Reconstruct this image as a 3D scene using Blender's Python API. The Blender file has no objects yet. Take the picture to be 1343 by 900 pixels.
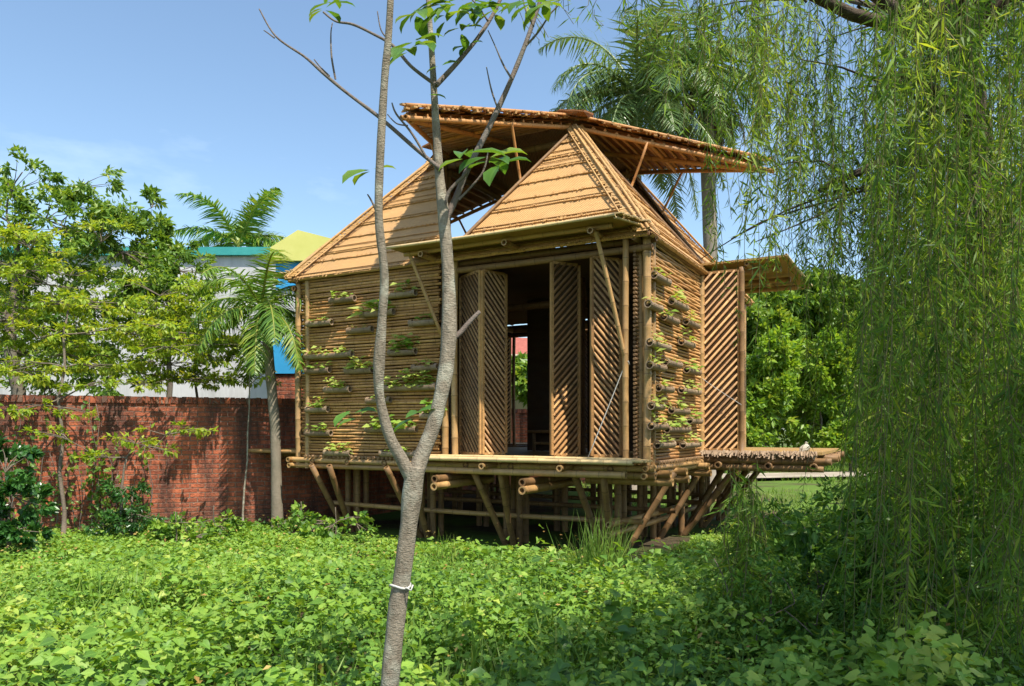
import bpy, math, random
import numpy as np
from mathutils import Vector, Matrix, noise

random.seed(7); rng = np.random.default_rng(11)
sc = bpy.context.scene
COL = sc.collection
R = math.radians
F = 985.0; CX = 671.5; HY = 563.0; EYE = 1.4

def P(x, y, d):
    """point of the place seen along photo pixel x, y at depth d"""
    return Vector(((x-CX)/F*d, d, EYE+(HY-y)/F*d))
def W(px, d): return px/F*d

# ------------------------------------------------------------------ objects
ORG = {}
def tag(o, label=None, cat=None, group=None, kind=None):
    if label: o['label'] = label
    if cat: o['category'] = cat
    if group: o['group'] = group
    if kind: o['kind'] = kind
    return o
def empty(name, loc, label, cat, group=None):
    o = bpy.data.objects.new(name, None); COL.objects.link(o)
    o.location = loc; o.empty_display_size = .1
    ORG[o.name] = Vector(loc)
    return tag(o, label, cat, group)
def link(name, me, mat, parent):
    me.materials.append(mat)
    o = bpy.data.objects.new(name, me); COL.objects.link(o)
    if parent is not None:
        o.parent = parent; ORG[o.name] = ORG[parent.name]
    else:
        ORG[o.name] = Vector((0,0,0))
    return o

class MB:
    """collects shapes into one mesh; every vertex carries q = (a, b, var)"""
    def __init__(s): s.v=[]; s.f=[]; s.q=[]; s.sm=[]
    def face(s, pts, qs=None, var=0.5, smooth=False):
        i=len(s.v)
        for k,p in enumerate(pts):
            s.v.append(tuple(p)); s.q.append(tuple(qs[k]) if qs else (p[0],p[2],var))
        s.f.append(tuple(range(i,i+len(pts)))); s.sm.append(smooth)
    def tube(s, pts, rad, n=8, var=None, hollow=False, cap=True, l0=None):
        pts=[Vector(p) for p in pts]; m=len(pts)
        if not hasattr(rad,'__len__'): rad=[rad]*m
        var = random.random() if var is None else var
        L = random.random()*3 if l0 is None else l0
        d0=(pts[1]-pts[0]).normalized()
        up=Vector((0,0,1)) if abs(d0.z)<.9 else Vector((1,0,0))
        x=d0.cross(up).normalized(); base=len(s.v)
        for i,p in enumerate(pts):
            if i: L+=(p-pts[i-1]).length
            d=((pts[min(i+1,m-1)]-pts[max(i-1,0)])).normalized()
            x=(x-d*x.dot(d)).normalized(); y=d.cross(x)
            for k in range(n):
                a=2*math.pi*k/n
                s.v.append(tuple(p+(x*math.cos(a)+y*math.sin(a))*rad[i])); s.q.append((L,k/n,var))
        for i in range(m-1):
            for k in range(n):
                k2=(k+1)%n
                s.f.append((base+i*n+k,base+i*n+k2,base+(i+1)*n+k2,base+(i+1)*n+k)); s.sm.append(True)
        if cap:
            for e,(i,sg) in enumerate(((0,-1),(m-1,1))):
                d=(pts[1]-pts[0]).normalized() if e==0 else (pts[-1]-pts[-2]).normalized()
                ring=[base+i*n+k for k in range(n)]
                if hollow:
                    c=pts[i]; j=len(s.v)
                    for k in range(n):
                        q=Vector(s.v[ring[k]]); s.v.append(tuple(c+(q-c)*.62)); s.q.append((L,k/n,var))
                    for k in range(n):
                        q=Vector(s.v[ring[k]]); s.v.append(tuple(c+(q-c)*.58-d*sg*rad[i]*1.6*(1 if e==1 else -1)*sg)); s.q.append((L,k/n,var))
                    for k in range(n):
                        k2=(k+1)%n
                        s.f.append((ring[k],ring[k2],j+k2,j+k)); s.sm.append(False)
                        s.f.append((j+k,j+k2,j+n+k2,j+n+k)); s.sm.append(False)
                    s.f.append(tuple(j+n+k for k in range(n))); s.sm.append(False)
                else:
                    s.f.append(tuple(ring)); s.sm.append(False)
    def pole(s, p, q, r, n=10, var=None, hollow=True, taper=1.0):
        """bamboo culm: swollen rings at every joint"""
        p=Vector(p); q=Vector(q); L=(q-p).length; d=(q-p)/L
        step=.29; off=random.random()*step
        ts=[0.0]; rs=[r]
        t=off
        bend=Vector((random.uniform(-1,1),random.uniform(-1,1),random.uniform(-1,1)))*.006*L
        while t<L-.03:
            if t>.03:
                for dt,k in ((-.018,1.0),(0,1.09),(.018,1.0)): ts.append(t+dt); rs.append(r*k*(1+(taper-1)*t/L))
            t+=step
        ts.append(L); rs.append(r*taper)
        pts=[p+d*t+bend*math.sin(math.pi*t/L) for t in ts]
        s.tube(pts,rs,n,var,hollow,l0=.145-off+2.9)   # joints fall where the material darkens the ring
    def box(s, c, ax, ay, az, var=None):
        """c centre, ax ay az half vectors"""
        var=random.random() if var is None else var
        c=Vector(c); ax=Vector(ax); ay=Vector(ay); az=Vector(az)
        la,lb=ax.length*2,ay.length*2; o=random.random()*5
        i=len(s.v)
        for sx in(-1,1):
            for sy in(-1,1):
                for sz in(-1,1):
                    s.v.append(tuple(c+ax*sx+ay*sy+az*sz)); s.q.append((o+sx*la/2,o+sy*lb/2+sz*az.length,var))
        for f in ((0,1,3,2),(4,6,7,5),(0,4,5,1),(2,3,7,6),(0,2,6,4),(1,5,7,3)):
            s.f.append(tuple(i+k for k in f)); s.sm.append(False)
    def build(s, name, mat, parent=None):
        me=bpy.data.meshes.new(name)
        o0=ORG[parent.name] if parent is not None else Vector((0,0,0))
        me.from_pydata([(a-o0.x,b-o0.y,c-o0.z) for a,b,c in s.v],[],s.f)
        me.polygons.foreach_set('use_smooth',s.sm)
        at=me.attributes.new('q','FLOAT_VECTOR','POINT')
        at.data.foreach_set('vector',np.array(s.q,dtype=np.float32).ravel())
        me.update()
        return link(name,me,mat,parent)

# leaf templates: (along, across, up), faces
TEMPL = {
 'oval': ([(0,0,0),(.45,-.5,.06),(.5,0,-.04),(.45,.5,.06),(1,0,-.14)], [(0,1,2),(0,2,3),(1,4,2),(2,4,3)]),
 'narrow': ([(0,0,0),(.38,-.5,0),(.38,.5,0),(1,0,-.10)], [(0,1,3,2)]),
 'heart': ([(.12,0,-.03),(-.1,-.28,.05),(.2,-.56,.08),(.62,-.34,.02),(1,0,-.2),(.62,.34,.02),(.2,.56,.08),(-.1,.28,.05)],
           [(0,1,2),(0,2,3),(0,3,4),(0,4,5),(0,5,6),(0,6,7)]),
 'big': ([(0,0,0),(.25,-.28,.05),(.25,0,0),(.25,.28,.05),(.62,-.5,.06),(.62,0,-.03),(.62,.5,.06),(.86,-.36,-.03),(.86,0,-.1),(.86,.36,-.03),(1,0,-.2)],
         [(0,1,2),(0,2,3),(1,4,5,2),(2,5,6,3),(4,7,8,5),(5,8,9,6),(7,10,8),(8,10,9)]),
 'blade': ([(0,-.5,0),(0,.5,0),(.5,-.4,.06),(.5,.4,.06),(1,0,-.12)], [(0,1,3,2),(2,3,4)]),
}
class LB:
    def __init__(s): s.d=[]
    def add(s, Pn, D, N, L, Wd, var, t='oval'):
        s.d.append((np.asarray(Pn,float).reshape(-1,3),np.asarray(D,float).reshape(-1,3),np.asarray(N,float).reshape(-1,3),
                    np.asarray(L,float).ravel(),np.asarray(Wd,float).ravel(),np.asarray(var,float).ravel(),t))
    def build(s, name, mat, parent=None):
        o0=np.array(ORG[parent.name]) if parent is not None else np.zeros(3)
        VV=[];QQ=[];LV=[];LS=[];base=0
        for Pn,D,N,L,Wd,var,t in s.d:
            n=len(Pn)
            if n==0: continue
            D=D/np.maximum(np.linalg.norm(D,axis=1,keepdims=True),1e-9)
            X=np.cross(D,N); X/=np.maximum(np.linalg.norm(X,axis=1,keepdims=True),1e-9)
            U=np.cross(X,D)
            tv,tf=TEMPL[t]; k=len(tv)
            V=np.zeros((n,k,3))
            for j,(a,b,c) in enumerate(tv):
                V[:,j]=Pn+D*(a*L)[:,None]+X*(b*Wd)[:,None]+U*(c*L)[:,None]
            VV.append(V.reshape(-1,3)-o0)
            q=np.zeros((n,k,3)); q[:,:,0]=var[:,None]; q[:,:,1]=np.array([a for a,_,_ in tv])[None]; q[:,:,2]=np.array([abs(b) for _,b,_ in tv])[None]
            QQ.append(q.reshape(-1,3))
            off=(base+np.arange(n)*k)[:,None]
            for f in tf:
                LV.append((off+np.array(f)[None]).astype(np.int32)); LS.append(len(f))
            base+=n*k
        V=np.concatenate(VV); Q=np.concatenate(QQ)
        lv=np.concatenate([a.ravel() for a in LV]); tot=np.concatenate([np.full(len(a),c,np.int32) for a,c in zip(LV,LS)])
        st=np.concatenate([[0],np.cumsum(tot)[:-1]]).astype(np.int32)
        me=bpy.data.meshes.new(name)
        me.vertices.add(len(V)); me.vertices.foreach_set('co',V.astype(np.float32).ravel())
        me.loops.add(len(lv)); me.loops.foreach_set('vertex_index',lv)
        me.polygons.add(len(tot)); me.polygons.foreach_set('loop_start',st); me.polygons.foreach_set('loop_total',tot)
        me.update(calc_edges=True); me.validate()
        at=me.attributes.new('q','FLOAT_VECTOR','POINT'); at.data.foreach_set('vector',Q.astype(np.float32).ravel())
        me.polygons.foreach_set('use_smooth',np.ones(len(me.polygons),bool))
        return link(name,me,mat,parent)
def rdir(n):
    v=rng.normal(size=(n,3)); return v/np.linalg.norm(v,axis=1,keepdims=True)

# ------------------------------------------------------------------ materials
class NT:
    def __init__(s,name):
        s.m=bpy.data.materials.new(name); s.m.use_nodes=True; s.t=s.m.node_tree; s.t.nodes.clear()
        s.out=s.n('ShaderNodeOutputMaterial')
    def n(s,ty,**kw):
        x=s.t.nodes.new(ty)
        for k,v in kw.items(): setattr(x,k,v)
        return x
    def l(s,a,b): s.t.links.new(a,b)
    def val(s,sock,v):
        if hasattr(v,'default_value') or hasattr(v,'is_linked'): s.l(v,sock)
        else: sock.default_value=v
    def math(s,op,a,b=0.0,c=None):
        x=s.n('ShaderNodeMath',operation=op); s.val(x.inputs[0],a); s.val(x.inputs[1],b)
        if c is not None: s.val(x.inputs[2],c)
        return x.outputs[0]
    def mix(s,f,a,b,mode='MIX'):
        x=s.n('ShaderNodeMix',data_type='RGBA',blend_type=mode); s.val(x.inputs[0],f)
        for i,v in ((6,a),(7,b)):
            if isinstance(v,tuple): x.inputs[i].default_value=(v+(1,))[:4]
            else: s.l(v,x.inputs[i])
        return x.outputs[2]
    def noise(s,vec,scale,detail=3,rough=.6):
        x=s.n('ShaderNodeTexNoise'); s.l(vec,x.inputs['Vector']); x.inputs['Scale'].default_value=scale
        x.inputs['Detail'].default_value=detail; x.inputs['Roughness'].default_value=rough
        return x.outputs['Fac']
    def ramp(s,f,stops):
        x=s.n('ShaderNodeValToRGB'); s.l(f,x.inputs[0]); e=x.color_ramp.elements
        while len(e)<len(stops): e.new(.5)
        for k,(p,c) in enumerate(stops): e[k].position=p; e[k].color=(c+(1,))[:4] if isinstance(c,tuple) else (c,c,c,1)
        return x.outputs[0]
    def attr(s):
        x=s.n('ShaderNodeAttribute',attribute_name='q'); y=s.n('ShaderNodeSeparateXYZ'); s.l(x.outputs['Vector'],y.inputs[0])
        return x.outputs['Vector'],y.outputs[0],y.outputs[1],y.outputs[2]
    def obj(s): return s.n('ShaderNodeTexCoord').outputs['Object']
    def scale(s,vec,v):
        x=s.n('ShaderNodeMapping'); s.l(vec,x.inputs[0]); x.inputs['Scale'].default_value=v; return x.outputs[0]
    def bump(s,h,st,dist=.02):
        x=s.n('ShaderNodeBump'); s.l(h,x.inputs['Height']); x.inputs['Strength'].default_value=st; x.inputs['Distance'].default_value=dist; return x.outputs[0]
    def pbr(s,col,rough=.6,bump=None,spec=.3):
        b=s.n('ShaderNodeBsdfPrincipled'); s.val(b.inputs['Base Color'],col if not isinstance(col,tuple) else (col+(1,))[:4])
        s.val(b.inputs['Roughness'],rough); b.inputs['Specular IOR Level'].default_value=spec
        if bump is not None: s.l(bump,b.inputs['Normal'])
        s.l(b.outputs[0],s.out.inputs[0]); return b

def bamboo(name,c1,c2,dark,rough=.42,spec=.4,blotch=.35):
    m=NT(name); v,a,b,c=m.attr(); o=m.obj()
    col=m.mix(c,c1,c2)
    st=m.noise(m.scale(o,(1,1,1)),9,4,.7)
    col=m.mix(m.math('MULTIPLY',m.ramp(st,[(.38,0.0),(.72,1.0)]),blotch),col,dark)
    cmb=m.n('ShaderNodeCombineXYZ'); m.l(m.math('MULTIPLY',a,1.2),cmb.inputs[0]); m.l(m.math('MULTIPLY',b,30),cmb.inputs[1]); m.l(m.math('MULTIPLY',c,40),cmb.inputs[2])
    fib=m.noise(cmb.outputs[0],3,3,.6)
    col=m.mix(m.math('MULTIPLY',m.ramp(fib,[(.35,0.0),(.75,1.0)]),.45),col,dark)
    wz=m.noise(m.scale(o,(.7,.7,.9)),1.7,5,.7)
    col=m.mix(m.math('MULTIPLY',m.ramp(wz,[(.48,0.0),(.72,1.0)]),.4),col,tuple(.55*(x*.5+.5*sum(c1)/3) for x in c1))
    fr=m.math('FRACT',m.math('DIVIDE',a,.29))
    ring=m.math('LESS_THAN',m.math('ABSOLUTE',m.math('SUBTRACT',fr,.5)),.022)
    col=m.mix(m.math('MULTIPLY',ring,.55),col,dark)
    m.pbr(col,rough,m.bump(fib,.25,.01),spec); return m.m

def weave(name,c1,c2,dark,su=.03,sv=.012,rough=.6):
    m=NT(name); v,a,b,c=m.attr()
    wa=m.math('SINE',m.math('MULTIPLY',a,2*math.pi/su)); wb=m.math('SINE',m.math('MULTIPLY',b,2*math.pi/sv))
    chk=m.math('MULTIPLY',wa,wb)
    n1=m.noise(m.scale(v,(1.5,4,1)),2.2,5,.7); n2=m.noise(m.scale(v,(3,40,7)),2,3,.6); n3=m.noise(m.scale(v,(55,55,3)),1,2,.6)
    col=m.mix(m.ramp(n1,[(.3,0.0),(.7,1.0)]),c1,c2)
    col=m.mix(m.math('MULTIPLY',c,.5),col,c2)
    col=m.mix(m.math('MULTIPLY',m.ramp(n2,[(.45,0.0),(.8,1.0)]),.45),col,dark)
    col=m.mix(m.math('MULTIPLY',m.ramp(n3,[(.42,0.0),(.7,1.0)]),.5),col,dark)
    col=m.mix(m.math('MULTIPLY',m.ramp(chk,[(.0,1.0),(.45,0.0)]),.3),col,dark)
    n4=m.noise(m.scale(v,(.9,1.3,1)),1.3,4,.7); col=m.mix(m.math('MULTIPLY',m.ramp(n4,[(.48,0.0),(.72,1.0)]),.5),col,tuple(x*.55+.05 for x in c2))
    h=m.math('ADD',chk,m.math('MULTIPLY',n3,1.2))
    m.pbr(col,rough,m.bump(h,.5,.008),.25); return m.m

def leafmat(name,cols,trans=.35,rough=.42,tcol=None,spec=.35):
    m=NT(name); v,a,b,c=m.attr()
    n=len(cols); col=m.ramp(a,[(k/(n-1),cc) for k,cc in enumerate(cols)])
    # pale midrib
    col=m.mix(m.ramp(c,[(0,.22),(.10,0.0)]),col,tuple(min(1,x*1.8+.03) for x in cols[n//2]))
    nz=m.noise(m.obj(),6,2,.5); hsv=m.n('ShaderNodeHueSaturation'); m.l(col,hsv.inputs['Color']); m.l(m.math('MULTIPLY_ADD',nz,.7,.65),hsv.inputs['Value'])
    col=hsv.outputs[0]
    bs=m.n('ShaderNodeBsdfPrincipled'); m.l(col,bs.inputs['Base Color']); bs.inputs['Roughness'].default_value=rough; bs.inputs['Specular IOR Level'].default_value=spec
    tr=m.n('ShaderNodeBsdfTranslucent'); tc=m.mix(1.0,col,(tcol or (1.5,1.35,.5)),'MULTIPLY'); m.l(tc,tr.inputs[0])
    mx=m.n('ShaderNodeMixShader'); mx.inputs[0].default_value=trans; m.l(bs.outputs[0],mx.inputs[1]); m.l(tr.outputs[0],mx.inputs[2]); m.l(mx.outputs[0],m.out.inputs[0])
    return m.m

def bark(name,c1,c2,c3,sc_=12,bst=.6):
    m=NT(name); o=m.obj(); n1=m.noise(m.scale(o,(1,1,.5)),sc_,6,.75); n2=m.noise(o,sc_*.35,3,.6); n3=m.noise(m.scale(o,(1,1,2.5)),sc_*3,3,.6)
    col=m.mix(m.ramp(n1,[(.3,0.0),(.7,1.0)]),c1,c2); col=m.mix(m.ramp(n2,[(.5,0.0),(.68,.85)]),col,c3)
    m.pbr(col,.85,m.bump(m.math('ADD',n1,m.math('MULTIPLY',n3,.5)),bst,.02),.15); return m.m

def plain(name,c1,c2,scale=5,rough=.7,bst=.15,spec=.3):
    m=NT(name); o=m.obj(); n1=m.noise(o,scale,5,.65)
    m.pbr(m.mix(m.ramp(n1,[(.3,0.0),(.7,1.0)]),c1,c2),rough,m.bump(n1,bst,.02),spec); return m.m

M={}
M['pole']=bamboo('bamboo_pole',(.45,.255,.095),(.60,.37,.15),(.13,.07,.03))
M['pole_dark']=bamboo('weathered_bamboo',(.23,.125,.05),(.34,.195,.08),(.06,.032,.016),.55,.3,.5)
M['slat']=bamboo('split_bamboo',(.50,.245,.08),(.76,.43,.155),(.12,.05,.02),.45,.35,.5)
M['pale']=bamboo('pale_bamboo',(.62,.45,.20),(.72,.54,.27),(.38,.24,.10),.4,.4,.25)
M['log']=bamboo('planter_bamboo',(.27,.18,.11),(.43,.31,.195),(.10,.06,.035),.6,.25,.5)
M['roof']=weave('woven_roof_bamboo',(.68,.415,.17),(.57,.325,.12),(.29,.15,.06),.031,.031)
M['roof_lath']=bamboo('roof_lath',(.46,.255,.095),(.62,.37,.145),(.12,.055,.02),.6,.2,.5)
M['hip']=bamboo('hip_slats',(.66,.42,.17),(.50,.29,.10),(.24,.12,.045),.55,.3,.4)
M['mat']=weave('bamboo_mat',(.50,.31,.095),(.40,.24,.075),(.2,.11,.036),.05,.02)
M['flap']=weave('flap_mat',(.44,.18,.05),(.30,.115,.032),(.12,.045,.014),.05,.02)
M['flap_lath']=bamboo('flap_lath',(.46,.21,.06),(.58,.29,.09),(.2,.08,.026),.55,.3,.4)
M['door']=bamboo('door_slat',(.39,.20,.072),(.64,.37,.145),(.1,.05,.023),.5,.3,.4)
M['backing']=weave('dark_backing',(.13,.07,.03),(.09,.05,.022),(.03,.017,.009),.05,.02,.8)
M['rope']=plain('white_rope',(.36,.35,.33),(.55,.54,.5),80,.8,.3)
M['cloth']=plain('pale_cloth',(.38,.34,.27),(.5,.46,.38),14,.9,.3)
M['willow_bark']=bark('willow_bark',(.06,.045,.032),(.13,.1,.075),(.04,.03,.022),9,1.0)
M['twig']=bark('willow_twig',(.13,.12,.05),(.2,.17,.08),(.1,.1,.04),9,.2)
M['tree_bark']=bark('smooth_bark',(.145,.118,.085),(.32,.275,.21),(.40,.39,.31),26,.8)
M['thin_bark']=bark('twig_bark',(.11,.085,.07),(.2,.165,.14),(.15,.14,.12),20,.5)
M['dark_bark']=bark('dark_bark',(.10,.08,.06),(.2,.16,.12),(.15,.14,.11),8,.8)
M['palm_bark']=bark('palm_bark',(.18,.15,.12),(.28,.245,.2),(.2,.17,.13),5,.4)
M['palm_bark_dim']=bark('palm_trunk_bark',(.17,.14,.10),(.26,.22,.165),(.14,.13,.09),6,.5)
Y=lambda *c:c
M['ground_leaf']=leafmat('ground_cover_leaf',[(.045,.115,.02),(.105,.225,.032),(.175,.315,.042),(.26,.40,.06),(.38,.45,.085)],.38,.5)
M['fg_leaf']=leafmat('foreground_leaf',[(.04,.11,.02),(.075,.175,.028),(.13,.24,.035)],.3,.4)
M['shade_leaf']=leafmat('shade_plant_leaf',[(.04,.115,.022),(.085,.2,.032),(.15,.28,.042),(.27,.36,.06)],.42,.42)
M['dead_leaf']=leafmat('dry_leaf',[(.22,.11,.03),(.36,.24,.06),(.45,.33,.10)],.25,.6,(1.2,1,.6))
M['grass']=leafmat('grass_blade',[(.09,.19,.02),(.16,.28,.035),(.27,.34,.06)],.35,.5)
M['willow']=leafmat('willow_leaf',[(.045,.11,.018),(.11,.205,.028),(.19,.31,.04),(.32,.39,.06)],.48,.5,spec=.2)
M['tall_leaf']=leafmat('tall_tree_leaf',[(.06,.14,.024),(.115,.22,.03),(.19,.30,.04),(.33,.38,.06)],.42,.4)
M['layer_leaf']=leafmat('layered_tree_leaf',[(.11,.21,.025),(.22,.33,.03),(.32,.40,.04),(.45,.42,.06)],.45,.42)
M['bright_leaf']=leafmat('sunny_shrub_leaf',[(.08,.18,.02),(.15,.28,.028),(.24,.36,.04),(.33,.38,.05)],.42,.42)
M['dark_leaf']=leafmat('glossy_shrub_leaf',[(.022,.075,.018),(.04,.125,.025),(.08,.2,.035)],.3,.3,spec=.5)
M['palm_leaf']=leafmat('palm_leaf',[(.03,.085,.022),(.055,.135,.03),(.1,.2,.04),(.22,.27,.07)],.28,.35,spec=.5)
M['palm_pale']=leafmat('pale_palm_leaf',[(.06,.12,.035),(.11,.19,.055),(.22,.28,.11)],.28,.33,spec=.6)
M['palm_young']=leafmat('young_palm_leaf',[(.06,.14,.022),(.11,.22,.03),(.18,.29,.04),(.3,.33,.06)],.35,.4)
M['palm_dead']=leafmat('dead_palm_leaf',[(.12,.07,.035),(.2,.12,.06),(.26,.17,.09)],.2,.7,(1.2,1,.7))
M['fg_tree_leaf']=leafmat('young_tree_leaf',[(.045,.12,.018),(.09,.2,.026),(.2,.28,.035)],.4,.32,spec=.5)
M['sprout']=leafmat('planter_sprout',[(.1,.22,.03),(.2,.34,.045),(.33,.42,.08),(.42,.46,.13)],.4,.45)
M['teal']=plain('teal_paint',(.03,.24,.23),(.05,.3,.28),3,.5)
M['greywall']=plain('grey_render',(.33,.325,.335),(.42,.42,.44),.8,.85,.05)
M['yellow']=plain('yellow_green_paint',(.50,.49,.13),(.58,.56,.18),1.5,.8,.05)
M['blue']=plain('blue_paint',(.03,.27,.56),(.04,.33,.62),2,.6,.05)
M['redroof']=plain('red_roof_tile',(.25,.07,.05),(.35,.11,.08),6,.7)
M['cream']=plain('cream_wall',(.6,.5,.36),(.7,.6,.45),2,.8)
M['concrete']=plain('path_concrete',(.20,.165,.12),(.40,.345,.27),1.2,.9,.4)

def mk_render():
    m=NT('streaked_render'); o=m.obj(); n1=m.noise(m.scale(o,(1.6,1.6,.12)),1.6,5,.7); n2=m.noise(o,.9,4,.6)
    col=m.mix(m.ramp(n2,[(.3,0.0),(.7,1.0)]),(.48,.475,.48),(.58,.58,.59)); col=m.mix(m.math('MULTIPLY',m.ramp(n1,[(.45,0.0),(.7,1.0)]),.45),col,(.19,.185,.175))
    m.pbr(col,.9,m.bump(n2,.1,.02),.1); return m.m
M['greywall']=mk_render()
def mk_brick():
    m=NT('red_brick'); v,a,b,c=m.attr(); a=m.math('ADD',a,m.math('MULTIPLY',m.noise(v,3,2,.5),.05)); b0=b; b=m.math('ADD',b,m.math('MULTIPLY',m.noise(v,2.2,2,.5),.03))
    cmb=m.n('ShaderNodeCombineXYZ'); m.l(a,cmb.inputs[0]); m.l(b,cmb.inputs[1])
    br=m.n('ShaderNodeTexBrick'); m.l(cmb.outputs[0],br.inputs['Vector'])
    br.inputs['Scale'].default_value=1; br.inputs['Brick Width'].default_value=.23; br.inputs['Row Height'].default_value=.077; br.inputs['Mortar Size'].default_value=.011
    br.inputs['Mortar Smooth'].default_value=.4; br.inputs['Bias'].default_value=-.1
    br.inputs['Color1'].default_value=(.58,.16,.072,1); br.inputs['Color2'].default_value=(.26,.066,.036,1); br.inputs['Mortar'].default_value=(.27,.19,.14,1)
    n1=m.noise(cmb.outputs[0],1.1,5,.65); n2=m.noise(cmb.outputs[0],14,4,.7); n3=m.noise(m.scale(cmb.outputs[0],(9,28,1)),1,2,.5)
    col=m.mix(m.ramp(n3,[(.3,0.0),(.7,.55)]),br.outputs['Color'],(.42,.13,.07))
    col=m.mix(m.math('MULTIPLY',m.ramp(n2,[(.45,0.0),(.75,1.0)]),.6),col,(.12,.04,.03))
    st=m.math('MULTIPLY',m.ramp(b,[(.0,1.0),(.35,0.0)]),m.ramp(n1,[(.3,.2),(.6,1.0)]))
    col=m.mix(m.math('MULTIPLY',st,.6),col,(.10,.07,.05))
    sk=m.noise(m.scale(cmb.outputs[0],(2.6,.45,1)),1,5,.7)
    col=m.mix(m.math('MULTIPLY',m.ramp(sk,[(.44,0.0),(.6,1.0)]),.8),col,(.07,.04,.032))
    lf=m.noise(cmb.outputs[0],26,3,.6); col=m.mix(m.ramp(lf,[(.6,0.0),(.72,.55)]),col,(.5,.36,.27))
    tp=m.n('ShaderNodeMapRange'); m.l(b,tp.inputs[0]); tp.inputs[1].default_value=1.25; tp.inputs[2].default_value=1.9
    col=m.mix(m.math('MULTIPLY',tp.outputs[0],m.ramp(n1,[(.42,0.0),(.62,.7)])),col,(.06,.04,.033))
    h=m.math('ADD',m.math('MULTIPLY',br.outputs['Fac'],-1.0),m.math('MULTIPLY',n2,.9))
    m.pbr(col,.9,m.bump(h,1.0,.03),.15); return m.m
M['brick']=mk_brick()
def mk_ground():
    m=NT('soil_and_grass'); o=m.obj(); n1=m.noise(o,.35,5,.6); n2=m.noise(o,6,5,.7)
    col=m.mix(m.ramp(n2,[(.3,0.0),(.7,1.0)]),(.035,.03,.018),(.10,.075,.045))
    g=m.mix(n2,(.05,.10,.018),(.13,.2,.035))
    col=m.mix(m.ramp(n1,[(.42,0.0),(.55,1.0)]),col,g)
    m.pbr(col,.95,m.bump(n2,.5,.05),.1); return m.m
M['ground']=mk_ground()

# ------------------------------------------------------------------ the setting
def gz(x,y):
    def ss(a,b,t):
        t=min(1,max(0,(t-a)/(b-a))); return t*t*(3-2*t)
    return .05*noise.noise(Vector((x*.25,y*.25,3)))-.21*ss(5.2,8.2,y)*(1-ss(14.5,18.5,y))
g=MB(); nx=70; xs=[-160+0*i for i in range(0)]
xs=np.concatenate([np.linspace(-300,-14,8),np.linspace(-13,13,60),np.linspace(14,300,8)]); ys=np.concatenate([np.linspace(-60,0,5),np.linspace(1,30,66),np.linspace(32,600,12)])
vid={}
for j,y in enumerate(ys):
    for i,x in enumerate(xs):
        vid[i,j]=len(g.v); g.v.append((x,y,gz(x,y) if abs(x)<13.5 and 1<y<30 else 0)); g.q.append((x,y,0))
for j in range(len(ys)-1):
    for i in range(len(xs)-1):
        g.f.append((vid[i,j],vid[i+1,j],vid[i+1,j+1],vid[i,j+1])); g.sm.append(True)
tag(g.build('ground',M['ground']),kind='structure')
# pale path beyond the porch
pth=MB()
pp=[(2.2,20.2),(6,20.6),(10,21.6),(16,23.5),(26,27)]
for i in range(len(pp)-1):
    (x0,y0),(x1,y1)=pp[i],pp[i+1]
    pth.face([(x0,y0-.6,.09),(x1,y1-.6,.09),(x1,y1+1.5,.09),(x0,y0+1.5,.09)])
tag(pth.build('path',M['concrete']),kind='structure')

# ------------------------------------------------------------------ the house
N0=Vector((1.585,9.0)); EU=Vector((-.8748,.4846)); EV=Vector((.4846,.8748)); S=5.65
def H(u,v,z):
    p=N0+EU*u+EV*v; return Vector((p.x,p.y,z))
C0=H(S/2,S/2,0)
house=empty('bamboo_house',C0,'raised bamboo hut with woven hipped roof, lifted roof flaps and lattice doors','house')
ZE=3.80; HR=2.05; T=1.627; HALF=S/2; SL=math.hypot(T,HR)
CORN={'N':lambda a,b:(a,b),'L':lambda a,b:(S-a,b),'R':lambda a,b:(a,S-b),'F':lambda a,b:(S-a,S-b)}
def pole_part(name,p,q,r,mat='pole',parent=house,n=10,**k):
    m=MB(); m.pole(p,q,r,n,**k); return m.build(name,M[mat],parent)

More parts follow.
